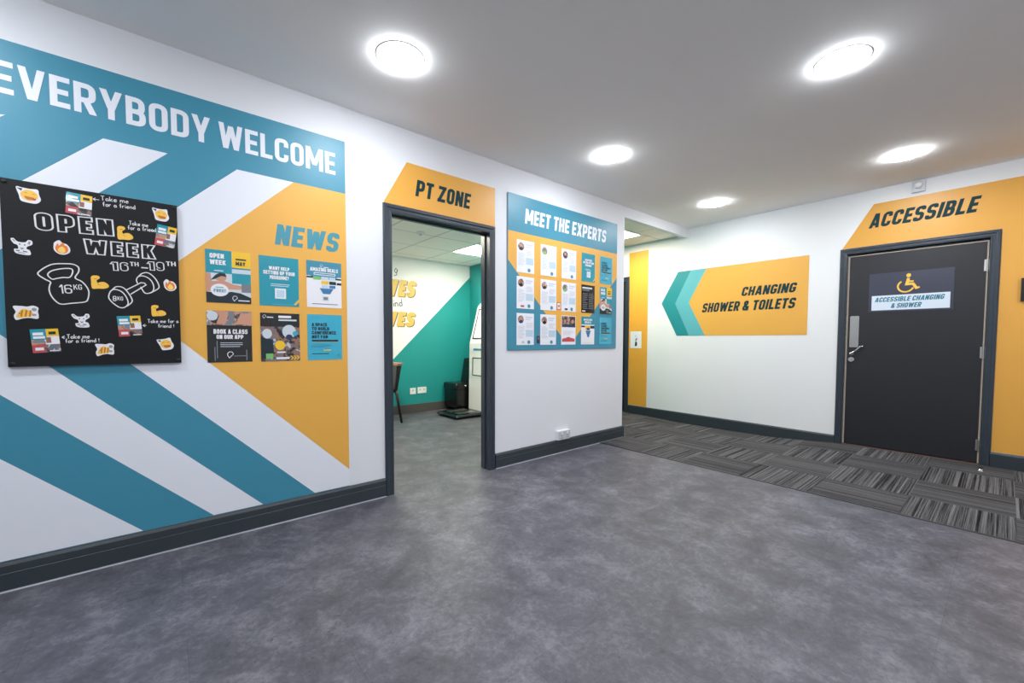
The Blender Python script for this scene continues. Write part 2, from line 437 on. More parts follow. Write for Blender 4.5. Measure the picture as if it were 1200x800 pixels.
def glyph(ch, t, e=0.0):
    """Polygons of one condensed capital, cap height 1, stroke t, drawn smaller all round by e."""
    a = t / 2; W = dict(I=t, M=.72, W=.80, A=.58, V=.58, X=.56, Y=.56, K=.54, T=.48, L=.44, E=.45, F=.44, N=.54)
    W.update({'1': .30, '!': t, '-': .3, '.': t, '&': .60, '4': .52}); w = W.get(ch, .52)
    l, r, b, T, m = a, w - a, a, 1 - a, .5; R = min(.20, .42 * w); P = []
    hw = a - e
    def pen(pts, closed=False):
        q = rounded(pts, closed)
        if not closed and e:
            for i, j in ((0, 1), (-1, -2)):
                A = Vector(q[i]); d = (Vector(q[j]) - A); A = A + d.normalized() * min(e, d.length * .4); q[i] = (A.x, A.y)
        P.extend(strip(q, hw, closed))
    def diag(x0, y0, x1, y1):
        k = math.hypot(x1 - x0, y1 - y0) / abs(y1 - y0); h = hw * k * .97
        f0 = e / abs(y1 - y0); X0 = x0 + (x1 - x0) * f0; X1 = x1 - (x1 - x0) * f0
        s = 1 if y1 > y0 else -1; Y0, Y1 = y0 + s * e, y1 - s * e
        P.append([(X0 - h, Y0), (X0 + h, Y0), (X1 + h, Y1), (X1 - h, Y1)])
    if ch == 'E': pen([(l, 0), (l, 1)]); pen([(0, T), (w, T)]); pen([(0, m), (w * .92, m)]); pen([(0, b), (w, b)])
    elif ch == 'F': pen([(l, 0), (l, 1)]); pen([(0, T), (w, T)]); pen([(0, m), (w * .92, m)])
    elif ch == 'L': pen([(l, 0), (l, 1)]); pen([(0, b), (w, b)])
    elif ch == 'I': pen([(l, 0), (l, 1)])
    elif ch == 'T': pen([(w / 2, 0), (w / 2, 1)]); pen([(0, T), (w, T)])
    elif ch == 'H': pen([(l, 0), (l, 1)]); pen([(r, 0), (r, 1)]); pen([(l, m), (r, m)])
    elif ch in 'O0': pen([(l, b, R), (r, b, R), (r, T, R), (l, T, R)], True)
    elif ch == 'Q': pen([(l, b, R), (r, b, R), (r, T, R), (l, T, R)], True); diag(w * .6, .25, w * .95, -.05)
    elif ch == 'C': pen([(r, .34), (r, b, R), (l, b, R), (l, T, R), (r, T, R), (r, .66)])
    elif ch == 'G': pen([(r, .70), (r, T, R), (l, T, R), (l, b, R), (r, b, R), (r, .46), (w * .5, .46)])
    elif ch == 'D': pen([(l, b), (r, b, R), (r, T, R), (l, T)], True)
    elif ch == 'B': pen([(l, b), (r, b, R), (r, m, R), (l, m)], True); pen([(l, m), (r - .02, m, R), (r - .02, T, R), (l, T)], True)
    elif ch == 'P': pen([(l, 0), (l, 1)]); pen([(l, .42), (r, .42, R), (r, T, R), (l, T)], True)
    elif ch == 'R': pen([(l, 0), (l, 1)]); pen([(l, .44), (r, .44, R), (r, T, R), (l, T)], True); diag(r + .01, 0, w * .5, .48)
    elif ch == 'S': pen([(l, .28), (l, b, R), (r, b, R), (r, m, R), (l, m, R), (l, T, R), (r, T, R), (r, .72)])
    elif ch == 'U': pen([(l, 1), (l, b, R), (r, b, R), (r, 1)])
    elif ch == 'J': pen([(l, .3), (l, b, R), (r, b, R), (r, 1)])
    elif ch == 'N': pen([(l, 0), (l, 1)]); pen([(r, 0), (r, 1)]); diag(l, 1, r, 0)
    elif ch == 'M': pen([(l, 0), (l, 1)]); pen([(r, 0), (r, 1)]); diag(w / 2, .22, l + .01, 1); diag(w / 2, .22, r - .01, 1)
    elif ch == 'A': diag(l, 0, w / 2 - .03, 1); diag(r, 0, w / 2 + .03, 1); pen([(w * .24, .26), (w * .76, .26)])
    elif ch == 'V': diag(w / 2 - .02, 0, l, 1); diag(w / 2 + .02, 0, r, 1)
    elif ch == 'W': diag(w * .28, 0, l, 1); diag(w * .28, 0, w / 2, .92); diag(w * .72, 0, w / 2, .92); diag(w * .72, 0, r, 1)
    elif ch == 'X': diag(l, 0, r, 1); diag(r, 0, l, 1)
    elif ch == 'Y': pen([(w / 2, 0), (w / 2, .44)]); diag(w / 2 - .01, .36, l, 1); diag(w / 2 + .01, .36, r, 1)
    elif ch == 'K': pen([(l, 0), (l, 1)]); diag(l + .04, .40, r, 1); diag(r + .01, 0, w * .45, .62)
    elif ch == 'Z': pen([(0, T), (w, T)]); pen([(0, b), (w, b)]); diag(l + .01, b, r - .01, T)
    elif ch == '&': pen([(r + .02, .02), (l + .04, .68, .1), (l + .04, T, .16), (r - .12, T, .16), (r - .12, .66, .12), (l, .38, .1), (l, b, .18), (r - .08, b, .2), (r, .44)])
    elif ch == '1': pen([(r, 0), (r, 1)]); diag(r - .16, .72, r - .01, 1)
    elif ch == '6': pen([(l, b, R), (r, b, R), (r, .56, R), (l, .56, R)], True); pen([(l, .3), (l, T, R), (r, T, R), (r, .76)])
    elif ch == '9': pen([(l, .44, R), (r, .44, R), (r, T, R), (l, T, R)], True); pen([(r, .7), (r, b, R), (l, b, R), (l, .24)])
    elif ch == '8': pen([(l, b, R), (r, b, R), (r, m, R), (l, m, R)], True); pen([(l, m, R), (r, m, R), (r, T, R), (l, T, R)], True)
    elif ch == '4': diag(l, .3, r - .1, 1); pen([(0, .3), (w, .3)]); pen([(r - .06, 0), (r - .06, .7)])
    elif ch == '!': pen([(l, .3), (l, 1)]); pen([(l, 0), (l, t)])
    elif ch == '?': pen([(l, .7), (l, T, R), (r, T, R), (r, .5, R), (w / 2, .46), (w / 2, .28)]); pen([(w / 2, 0), (w / 2, t)])
    elif ch == '-': pen([(0, m), (w, m)])
    elif ch == '.': pen([(l, 0), (l, t)])
    return w, P

# hand-lettered small letters, x-height .55: lists of pen strokes
HAND = {
    'T': (.5, [[(0, 1), (.5, 1)], [(.25, 1), (.25, 0)]]), 'a': (.42, [[(.36, .5), (.1, .5), (0, .25), (.1, 0), (.34, .1), (.36, .5), (.4, 0)]]),
    'k': (.4, [[(0, 1), (0, 0)], [(.35, .55), (.02, .25), (.38, 0)]]), 'e': (.4, [[(.02, .28), (.36, .3), (.3, .53), (.1, .5), (0, .25), (.12, 0), (.36, .06)]]),
    'm': (.6, [[(0, .55), (0, 0)], [(0, .4), (.15, .55), (.28, .45), (.28, 0)], [(.28, .4), (.45, .55), (.56, .45), (.56, 0)]]),
    'f': (.34, [[(.34, .95), (.2, 1), (.14, .85), (.14, 0)], [(0, .55), (.3, .55)]]), 'o': (.4, [[(.2, .55), (.02, .4), (.05, .05), (.25, 0), (.38, .2), (.34, .48), (.2, .55)]]),
    'r': (.32, [[(0, .55), (0, 0)], [(0, .35), (.14, .55), (.3, .5)]]), 'i': (.1, [[(.05, .55), (.05, 0)], [(.05, .75), (.05, .85)]]),
    'n': (.38, [[(0, .55), (0, 0)], [(0, .4), (.16, .55), (.32, .45), (.34, 0)]]), 'd': (.42, [[(.36, .45), (.1, .5), (0, .22), (.12, 0), (.36, .1)], [(.37, 1), (.38, 0)]]),
    '!': (.1, [[(.05, 1), (.05, .35)], [(.05, .1), (.05, 0)]]), 'h': (.38, [[(0, 1), (0, 0)], [(0, .4), (.16, .55), (.32, .45), (.34, 0)]]),
    'b': (.4, [[(0, 1), (0, 0), (.25, 0), (.36, .25), (.25, .52), (0, .45)]]), 's': (.34, [[(.32, .5), (.05, .48), (.08, .3), (.3, .25), (.28, .02), (0, .04)]]),
}
def hand(pr, txt, u, v, h, d, m, w, rot=0.0, sx=1.0):
    x = 0.0
    for ch in txt:
        if ch == ' ': x += .35; continue
        wd, strokes = HAND[ch]
        for st in strokes:
            q = []
            for a, b in st:
                X, Y = (x + a) * h * sx, b * h
                q.append((u + X * math.cos(rot) - Y * math.sin(rot), v + X * math.sin(rot) + Y * math.cos(rot)))
            pr.line(q, w, d, m)
        x += wd + .14
    return x * h

# ------------------------------------------------------------------ room shell
def shell(name, boxes, mats, mis=None, loc=None):
    bm = bmesh.new()
    for i, bx in enumerate(boxes): box(bm, *bx, mi=(mis[i] if mis else 0))
    b0 = boxes[0]
    return structure(finish(name, bm, mats, loc=loc or ((b0[0] + b0[1]) / 2, (b0[2] + b0[3]) / 2, b0[4])))

X0, Y0 = -3.2, -5.4        # far corner of the hall, behind the camera
shell('floor', [(X0, 3.632, Y0, 0.0, -0.12, 0), (-0.4, XR, 0.0, YB, -0.12, 0.0)], ['concrete_vinyl'])
shell('ceiling', [(X0, WX, Y0, 0.0, H, H + 0.1)], ['ceiling_paint'])
shell('wall_left', [(X0, DL - 0.02, 0, TH, 0, H), (DL - 0.02, DR + 0.02, 0, TH, DT + 0.03, H), (DR + 0.02, END, 0, TH, 0, H)], ['wall_paint'])
shell('wall_right', [(WX, WX + 0.12, -1.765, 0.99, -0.06, H), (WX, WX + 0.12, -2.75, -1.765, 2.03, H), (WX, WX + 0.12, Y0, -2.75, -0.06, H),
                     (WX, WX + 0.12, 0.99, 1.85, 2.06, H), (WX, WX + 0.12, 1.85, 3.6, -0.06, H)], ['wall_paint_warm'])
shell('wall_rear', [(X0, WX, Y0 - 0.1, Y0, -0.1, H)], ['wall_paint'])
shell('wall_side', [(X0 - 0.1, X0, Y0, 0, -0.1, H)], ['wall_paint'])
# training room behind the left wall
shell('wall_training_back', [(-0.4, XR, YB, YB + 0.1, 0, 2.5)], ['wall_paint_warm'])
shell('wall_training_right', [(XR, XR + 0.09, TH, YB + 0.1, 0, 2.66)], ['room_teal'])
shell('wall_training_left', [(-0.5, -0.4, TH, YB, 0, 2.5)], ['wall_paint_warm'])
shell('ceiling_training', [(-0.4, XR, TH, YB, 2.38, 2.44)], ['ceiling_tiles'])
shell('baseboard_training', [(-0.4, XR, YB - 0.016, YB, 0, 0.132)], ['room_skirting'])
pr = Print(ROOM_B)
pr.face([(1.75, 0.132), (XR, 0.132), (XR, 2.19), (1.87, 0.140)], 0.002, 'room_teal')
structure(pr.build('trim_1', loc=(3.2, YB, 0.132)))
# corridor beyond the end of the left wall
shell('ceiling_corridor', [(XR + 0.09, WX, 0.062, 3.5, 2.59, 2.65)], ['ceiling_tiles'])
shell('wall_corridor_end', [(XR + 0.09, WX, 3.5, 3.6, -0.06, 2.7)], ['wall_paint_warm'])
shell('trim_2', [(END, WX, 0.0, 0.062, 2.55, H)], ['wall_paint'])          # downstand beam over the corridor mouth

# carpet: rises slightly towards the accessible door and dips before it
PROF = [(-9, .022), (-2.9, .030), (-1.70, .030), (-1.45, .006), (-1.07, -.02), (-0.58, -.028), (0.06, -.026), (0.7, -.006), (0.95, 0), (9, 0)]
def carpet_z(x, y):
    for (a, za), (b, zb) in zip(PROF, PROF[1:]):
        if a <= y <= b:
            f = (y - a) / (b - a); z = za + (zb - za) * f; break
    g = min(1, max(0, (x - 4.0) / (WX - 4.0))); g = g * g * (3 - 2 * g)
    return 0.004 * (1 - g) + z * g
bm = bmesh.new()
xs = [3.632 + (WX - 3.632) * i / 24 for i in range(25)]; ys = [Y0 + (3.5 - Y0) * j / 120 for j in range(121)]
grid = [[bm.verts.new((x, y, carpet_z(x, y))) for y in ys] for x in xs]
for i in range(24):
    for j in range(120): bm.faces.new((grid[i][j], grid[i + 1][j], grid[i + 1][j + 1], grid[i][j + 1]))
ex = bmesh.ops.extrude_face_region(bm, geom=bm.faces[:])
bmesh.ops.translate(bm, verts=[v for v in ex['geom'] if isinstance(v, bmesh.types.BMVert)], vec=(0, 0, -0.07))
bmesh.ops.recalc_face_normals(bm, faces=bm.faces[:])
structure(finish('floor_carpet', bm, ['striped_carpet'], loc=(4.6, -1, 0)))
bm = bmesh.new(); prism(bm, [(-.012, 0), (.004, 0), (.004, .006), (-.004, .006)], (3.632, Y0, 0.0005), (3.632, -0.02, 0.0005), ((1, 0, 0), (0, 0, 1)))
structure(finish('trim_3', bm, ['plastic_dark'], loc=(3.632, -2.7, 0)))

# ------------------------------------------------------------------ baseboards
SK = [(0, 0), (.018, 0), (.018, .082), (.0155, .085), (.018, .088), (.018, .118), (.011, .133), (0, .133)]
def skirting(name, p0, p1, out, h=.133, caulk=True):
    k = h / .133
    bm = bmesh.new(); prism(bm, [(a, b * k) for a, b in SK], p0, p1, (out, (0, 0, 1)))
    o = structure(finish(name, bm, ['skirting_paint'], loc=(Vector(p0) + Vector(p1)) / 2))
    if caulk:
        q = Vector(out) * .018; bm = bmesh.new()
        prism(bm, [(0, 0), (.007, 0), (.003, .004), (0, .006)], Vector(p0) + q, Vector(p1) + q, (out, (0, 0, 1)))
        finish('sealant_bead', bm, ['caulk'], parent=o)
    return o
skirting('baseboard_left', (X0, 0, 0), (1.168, 0, 0), (0, -1, 0))
skirting('baseboard_centre', (2.173, 0, 0), (END + .0, 0, 0), (0, -1, 0))
skirting('baseboard_end', (END, -.018, 0), (END, TH, 0), (1, 0, 0), caulk=False)
def skirt_right(name, y0, y1, top, n):
    bm = bmesh.new(); rings = []
    for i in range(n + 1):
        y = y0 + (y1 - y0) * i / n; z0 = carpet_z(WX, y) - .004; zt = top(y)
        rings.append([(WX, y, z0), (WX - .018, y, z0), (WX - .018, y, zt - .014), (WX - .011, y, zt), (WX, y, zt)])
    loft(bm, rings)
    return structure(finish(name, bm, ['skirting_paint'], loc=(WX, (y0 + y1) / 2, 0)))
skirt_right('baseboard_right', -1.70, 0.912, lambda y: .112 + .009 * (y + 1.7) / 2.6, 26)
skirt_right('baseboard_far_right', Y0, -2.812, lambda y: .160, 4)

# ------------------------------------------------------------------ door_1: open doorway to the training room
ARCH = [(0, 0), (.062, 0), (.062, .010), (.055, .017), (.040, .017), (.032, .012), (.014, .012), (.008, .016), (0, .014)]
def architrave(name, path, plane_n, parent, m='frame_paint', prof=ARCH):
    """path: inner corner points (world) up one side, across, down; mitred."""
    P = [Vector(p) for p in path]; N = Vector(plane_n); c = (P[0] + P[-1]) / 2
    bm = bmesh.new(); rings = []
    for i, p in enumerate(P):
        outs = []
        for a, b in ((i - 1, i), (i, i + 1)):
            if a < 0 or b >= len(P): continue
            d = (P[b] - P[a]).normalized(); o = d.cross(N)
            mid = (P[a] + P[b]) / 2
            ctr = sum(P, Vector()) / len(P)
            if o.dot(mid - ctr) < 0: o = -o
            outs.append(o)
        o = outs[0] if len(outs) == 1 else (outs[0] + outs[1])
        rings.append([p + o * a + N * b for a, b in prof])
    loft(bm, rings)
    return finish(name, bm, [m], parent=parent)

d1 = bpy.data.objects.new('door_1', None); COL.objects.link(d1); d1.location = ((DL + DR) / 2, 0, 0); d1['_o'] = tuple(d1.location); structure(d1)
architrave('architrave', [(DL - .0, 0, 0), (DL - .0, 0, DT), (DR, 0, DT), (DR, 0, 0)], (0, -1, 0), d1)
bm = bmesh.new()
for x0, x1 in ((DL - .02, DL), (DR, DR + .02)): box(bm, x0, x1, 0.0, TH, 0, DT)
box(bm, DL - .02, DR + .02, 0.0, TH, DT, DT + .03)
finish('door_lining', bm, ['frame_paint'], parent=d1)
bm = bmesh.new()
box(bm, DL, DL + .012, .045, .075, 0, DT); box(bm, DR - .012, DR, .045, .075, 0, DT); box(bm, DL, DR, .045, .075, DT - .012, DT)
finish('door_stop', bm, ['frame_paint'], parent=d1)
architrave('architrave', [(DL, TH, 0), (DL, TH, DT), (DR, TH, DT), (DR, TH, 0)], (0, 1, 0), d1)

# ------------------------------------------------------------------ door_2: accessible changing door
d2 = bpy.data.objects.new('door_2', None); COL.objects.link(d2); d2.location = (WX, -2.257, .03); d2['_o'] = tuple(d2.location); structure(d2)
architrave('architrave', [(WX, -1.762, .028), (WX, -1.762, 2.042), (WX, -2.752, 2.042), (WX, -2.752, .028)], (-1, 0, 0), d2)
bm = bmesh.new()
box(bm, WX, WX + .11, -1.765, -1.757, .02, 2.04); box(bm, WX, WX + .11, -2.757, -2.75, .02, 2.04); box(bm, WX, WX + .11, -2.757, -1.757, 2.028, 2.046)
finish('door_lining', bm, ['frame_paint'], parent=d2)
bm = bmesh.new(); box(bm, WX + .006, WX + .05, -2.736, -1.782, .045, 2.014)
leaf = finish('door_leaf', bm, ['door_laminate'], parent=d2, bevel=.0015)
bm = bmesh.new()
box(bm, WX + .003, WX + .05, -1.782, -1.770, .04, 2.022); box(bm, WX + .003, WX + .05, -2.747, -2.736, .04, 2.022); box(bm, WX + .003, WX + .05, -2.736, -1.782, 2.014, 2.022)
o = finish('edge_lipping', bm, ['lipping'], parent=d2); o['label'] = 'bare beige timber edge strip'
bm = bmesh.new(); prism(bm, [(0, 0), (.05, 0), (.05, .012), (0, .006)], (WX - .012, -2.75, .028), (WX - .012, -1.765, .028), ((1, 0, 0), (0, 0, 1)))
finish('threshold_strip', bm, ['threshold'], parent=d2)
for z in (1.805, 1.035, .205):
    bm = bmesh.new()
    tube(bm, [(WX - .003, -2.742, z - .055), (WX - .003, -2.742, z + .055)], .0075, 12)
    box(bm, WX - .0005, WX + .003, -2.764, -2.742, z - .05, z + .05); box(bm, WX - .0005, WX + .004, -2.742, -2.722, z - .05, z + .05)
    o = finish('hinge', bm, ['steel'], parent=d2); o['label'] = 'steel butt hinge'
pr = Print(WALL_R)
pr.slab([(1.800, 1.075), (1.806, 1.068), (1.868, 1.068), (1.874, 1.075), (1.874, 1.388), (1.868, 1.395), (1.806, 1.395), (1.800, 1.388)], -.006, -.0035, 'steel')
o = pr.build('push_plate', parent=leaf); o['label'] = 'brushed steel push plate'
bm = bmesh.new()
lathe(bm, [(0, 0), (.020, 0), (.020, .006), (.017, .009), (0, .009)], (WX + .006, -1.820, .998), (-1, 0, 0), 24)
tube(bm, [(WX, -1.820, .998), (WX - .03, -1.820, .998), (WX - .043, -1.824, 1.0), (WX - .046, -1.835, 1.008), (WX - .046, -1.865, 1.035), (WX - .046, -1.898, 1.072), (WX - .044, -1.915, 1.080), (WX - .040, -1.925, 1.076)],
     [.009, .009, .0095, .0095, .009, .0095, .0105, .008], 12)
o = finish('lever_handle', bm, ['chrome'], parent=leaf, smooth=True); o['label'] = 'chrome lever handle'
bm = bmesh.new()
lathe(bm, [(0, 0), (.026, 0), (.026, .006), (.022, .010), (.013, .010), (.012, .018), (0, .018)], (WX + .006, -1.820, .938), (-1, 0, 0), 24)
box(bm, WX - .022, WX - .010, -1.823, -1.817, .928, .948)
o = finish('thumb_turn', bm, ['chrome'], parent=leaf, smooth=False); o['label'] = 'chrome thumb turn lock'

# door_3: dark door further down the corridor, mostly hidden by the end of the left wall
d3 = bpy.data.objects.new('door_3', None); COL.objects.link(d3); d3.location = (WX, 1.42, 0); d3['_o'] = tuple(d3.location); structure(d3)
architrave('architrave', [(WX, 1.85, 0), (WX, 1.85, 2.06), (WX, .985, 2.06), (WX, .985, 0)], (-1, 0, 0), d3)
bm = bmesh.new(); box(bm, WX + .02, WX + .06, .99, 1.85, .005, 2.06); finish('door_leaf', bm, ['door_laminate'], parent=d3)

# ------------------------------------------------------------------ ceiling lamps
def downlight_parts(t):
    x, y, z = t['_o']
    bm = bmesh.new(); lathe(bm, [(.117, -.0005), (.129, -.0005), (.129, -.0015), (.125, -.003), (.118, -.003), (.117, -.002)], (x, y, H), seg=48)
    finish('trim_ring', bm, ['lamp_ring'], parent=t, smooth=True)
    bm = bmesh.new(); lathe(bm, [(.117, -.003), (.113, -.0095), (.101, -.0155), (.075, -.0195), (.04, -.022), (0, -.0225)], (x, y, H), seg=48)
    finish('diffuser', bm, ['lamp_glow'], parent=t, smooth=True)
def copy_tree(src, loc, label):
    r = src.copy(); COL.objects.link(r); r.location = loc; r['label'] = label
    for ch in src.children:
        c = ch.copy(); COL.objects.link(c); c.parent = r
    return r
seen = [((.985, -.70), 'round recessed ceiling downlight at upper left, in front of the doorway with the orange header'),
        ((2.849, -2.24), 'round recessed ceiling downlight at upper right, largest ellipse on that side'),
        ((2.855, -.70), 'round recessed ceiling downlight above the staff notice board, middle of the left row'),
        ((4.722, -.72), 'smallest and farthest round ceiling downlight, near the downstand beam'),
        ((4.676, -2.28), 'round recessed ceiling downlight nearest the accessible door')]
unseen = [((.985, -2.24), 'round ceiling downlight behind the upper left one, out of the picture'),
          ((-.9, -.70), 'round ceiling downlight beyond the left picture edge, near the long wall'),
          ((-.9, -2.24), 'round ceiling downlight beyond the left picture edge, mid hall'),
          ((.985, -3.8), 'round ceiling downlight in the rear row behind the camera, left'),
          ((2.849, -3.8), 'round ceiling downlight in the rear row behind the camera, middle'),
          ((4.676, -3.8), 'round ceiling downlight in the rear row behind the camera, right'),
          ((-.9, -3.8), 'round ceiling downlight in the rear row behind the camera, far left')]
first = None
for (x, y), lab in seen + unseen:
    if first is None:
        first = thing('ceiling_downlight', lab, 'ceiling light', (x, y, H), 'round ceiling downlights'); downlight_parts(first)
    else: copy_tree(first, (x, y, H), lab)

def panel_light(x0, x1, y0, y1, z, label, glow):
    t = thing('ceiling_panel_light', label, 'ceiling light', ((x0 + x1) / 2, (y0 + y1) / 2, z))
    bm = bmesh.new(); w = .02
    for q in ((x0, x1, y0, y0 + w), (x0, x1, y1 - w, y1), (x0, x0 + w, y0 + w, y1 - w), (x1 - w, x1, y0 + w, y1 - w)): box(bm, *q, z - .008, z)
    finish('frame', bm, ['lamp_ring'], parent=t)
    bm = bmesh.new(); box(bm, x0 + w, x1 - w, y0 + w, y1 - w, z - .005, z); finish('diffuser', bm, [glow], parent=t)
panel_light(3.1, 3.7, 1.6, 2.2, 2.38, 'square ceiling light panel inside the training room, seen through the doorway', 'panel_glow')
panel_light(1.14, 1.74, 1.0, 1.6, 2.38, 'square ceiling light panel of the training room hidden behind the doorway header', 'panel_glow')
panel_light(4.46, 5.06, .42, 1.02, 2.59, 'square ceiling light panel of the corridor beyond the downstand beam', 'panel_glow_corridor')
t = thing('smoke_detector', 'small white round detector on the training room ceiling near the doorway', 'detector', (2.272, 1.537, 2.38))
bm = bmesh.new(); lathe(bm, [(0, 0), (.045, 0), (.045, -.012), (.03, -.022), (0, -.024)], (2.272, 1.537, 2.38)); finish('base', bm, ['plastic_white'], parent=t, smooth=True)
bm = bmesh.new(); lathe(bm, [(0, -.024), (.018, -.024), (.016, -.036), (0, -.038)], (2.272, 1.537, 2.38)); finish('sensor_head', bm, ['plastic_grey'], parent=t, smooth=True)

# ------------------------------------------------------------------ wall mural EVERYBODY WELCOME
MT, ML, MR, MB = 2.449, -2.6, .9135, .134
t = thing('wall_mural', 'large teal, white and orange wall mural headed EVERYBODY WELCOME', 'mural', (-.3, 0, .134))
pr = Print(WALL_L); pr.box(ML, MR, MB, MT, 0, .0015, 'vinyl_teal'); pr.build('mural_sheet', parent=t)
def mural(name, poly, m, d=.0022):
    pr = Print(WALL_L); pr.face(poly, d, m); return pr.build(name, parent=t)
# upper band of two white diagonals and lower white diagonals, orange field right
mural('white_stripe', [(-.2415, 2.117), (.001, 2.114), (-.78, 1.335), (-1.02, 1.338)], 'vinyl_white')
mural('white_stripe', [(-.57, 2.120), (-.55, 2.125), (-.62, 2.055), (-.95, 1.72), (-1.2, 1.72), (-.8, 2.12)], 'vinyl_white')
mural('white_stripe', [(.307, 2.111), (.600, 2.109), (-.185, 1.345), (MR, .250), (MR, MB + .003), (.692, MB + .003), (-.158, .997), (-.49, 1.325)], 'vinyl_white')
mural('orange_field', [(.600, 2.109), (MR, 2.1085), (MR, .250), (-.185, 1.345)], 'vinyl_orange', .0028)
mural('white_stripe', [(-.445, 1.002), (-.80, 1.37), (-1.1, 1.37), (-.601, .887), (.154, .137), (.398, .137)], 'vinyl_white')
mural('white_stripe', [(-.607, .597), (-1.6, 1.57), (-2.4, 1.57), (-2.4, .137), (-.147, .137)], 'vinyl_white')
pr = Print(WALL_L); pr.text('EVERYBODY', -.586, .186, 2.216, 2.356, .003, 'vinyl_white', t=.17); pr.build('heading_lettering', parent=t)
pr = Print(WALL_L); pr.text('WELCOME', .224, .851, 2.216, 2.354, .003, 'vinyl_white', t=.17); pr.build('heading_lettering', parent=t)
pr = Print(WALL_L); pr.text('NEWS', .490, .874, 1.713, 1.838, .0036, 'letter_teal', t=.21, slant=.12); pr.build('news_lettering', parent=t)

# ------------------------------------------------------------------ black chalk board with drawings
BD = .020
t = thing('chalkboard', 'square black chalkboard hand-lettered OPEN WEEK with kettlebell and dumbbell drawings', 'board', (-.27, 0, 1.012))
pr = Print(WALL_L); pr.box(-.573, .031, 1.012, 1.8445, .0035, BD, 'board_black'); bp_ = pr.build('board_panel', parent=t)
for u, v in ((-.560, 1.832), (.018, 1.832), (-.560, 1.025), (.018, 1.025)):
    bm = bmesh.new(); lathe(bm, [(0, 0), (.009, 0), (.009, .004), (.006, .006), (0, .006)], WALL_L.p(u, v, BD), (0, -1, 0), 16); finish('screw_cap', bm, ['screw'], parent=bp_)
CH = BD + .0004
pr = Print(WALL_L)
def hollow(txt, u0, u1, v0, v1, rot, t_, line, hf=None):
    h = v1 - v0
    pr.text(txt, u0, u1, v0, v1, CH, 'chalk', t=t_, rot=rot, gap=.09)
    pr.text(txt, u0, u1, v0, v1, CH + .0006, 'board_black', t=t_, rot=rot, inset=line / h, gap=.09)
hollow('OPEN', -.474, -.212, 1.632, 1.714, .045, .28, .0046)
hollow('WEEK', -.322, -.058, 1.545, 1.618, .02, .28, .0046)
hollow('16', -.220, -.165, 1.476, 1.520, .05, .34, .0036)
hollow('19', -.083, -.026, 1.492, 1.538, .05, .34, .0036)
pr.text('TH', -.160, -.127, 1.506, 1.527, CH, 'chalk', t=.15, rot=.05); pr.text('TH', -.020, .020, 1.523, 1.546, CH, 'chalk', t=.15, rot=.05)
pr.box(-.118, -.092, 1.500, 1.506, BD, CH, 'chalk')
pr.build('lettering', parent=t)
def smooth_closed(P, n=4):
    out = []; L = len(P)
    for i in range(L):
        a, b, c, d = (Vector(P[(i + k) % L]) for k in (-1, 0, 1, 2))
        for j in range(n):
            s = j / n; q = .5 * ((2 * b) + (c - a) * s + (2 * a - 5 * b + 4 * c - d) * s * s + (3 * b - a - 3 * c + d) * s ** 3); out.append((q.x, q.y))
    return out
def smooth_open(P, n=4):
    P = [tuple(2 * Vector(P[0]) - Vector(P[1]))] + list(P) + [tuple(2 * Vector(P[-1]) - Vector(P[-2]))]; out = []
    for i in range(1, len(P) - 2):
        a, b, c, d = (Vector(P[i + k]) for k in (-1, 0, 1, 2))
        for j in range(n + (1 if i == len(P) - 3 else 0)):
            s = j / n; q = .5 * ((2 * b) + (c - a) * s + (2 * a - 5 * b + 4 * c - d) * s * s + (3 * b - a - 3 * c + d) * s ** 3); out.append((q.x, q.y))
    return out
pr = Print(WALL_L); LW = .0048
pr.line(smooth_closed([(-.434, 1.401), (-.451, 1.413), (-.472, 1.434), (-.46, 1.455), (-.439, 1.475), (-.418, 1.486), (-.384, 1.491), (-.358, 1.491), (-.342, 1.479), (-.342, 1.457), (-.354, 1.428), (-.333, 1.413), (-.317, 1.389), (-.31, 1.364), (-.314, 1.332), (-.325, 1.316), (-.37, 1.307), (-.402, 1.301), (-.419, 1.313), (-.433, 1.337), (-.439, 1.364), (-.437, 1.385)]), LW, CH, 'chalk', True)
pr.line(smooth_closed([(-.428, 1.415), (-.44, 1.428), (-.44, 1.44), (-.427, 1.454), (-.401, 1.465), (-.376, 1.47), (-.363, 1.467), (-.362, 1.451), (-.372, 1.429), (-.394, 1.426), (-.415, 1.419)]), LW, CH, 'chalk', True)
pr.text('16', -.408, -.364, 1.350, 1.391, CH, 'chalk', t=.10, rot=.08); pr.text('KG', -.360, -.332, 1.372, 1.396, CH, 'chalk', t=.13, rot=.06)
pr.build('kettlebell_drawing', parent=t)
pr = Print(WALL_L)
pr.line(smooth_closed([(-.242, 1.347), (-.235, 1.373), (-.22, 1.384), (-.196, 1.376), (-.179, 1.351), (-.172, 1.318), (-.185, 1.298), (-.204, 1.296), (-.226, 1.315), (-.238, 1.332)]), LW, CH, 'chalk', True)
pr.line(smooth_open([(-.232, 1.377), (-.213, 1.398), (-.188, 1.395), (-.169, 1.368), (-.157, 1.338), (-.16, 1.322), (-.176, 1.304)]), LW, CH, 'chalk')
pr.line([(-.178, 1.384), (-.121, 1.426), (-.108, 1.425), (-.102, 1.416), (-.162, 1.364)], LW, CH, 'chalk')
pr.line(smooth_open([(-.123, 1.405), (-.109, 1.376), (-.093, 1.374), (-.077, 1.385), (-.072, 1.406), (-.078, 1.433), (-.092, 1.452), (-.113, 1.461), (-.131, 1.455), (-.138, 1.438), (-.134, 1.421)]), LW, CH, 'chalk')
pr.line(smooth_open([(-.13, 1.457), (-.115, 1.474), (-.094, 1.479), (-.074, 1.464), (-.058, 1.438), (-.051, 1.411), (-.059, 1.397), (-.085, 1.377)]), LW, CH, 'chalk')
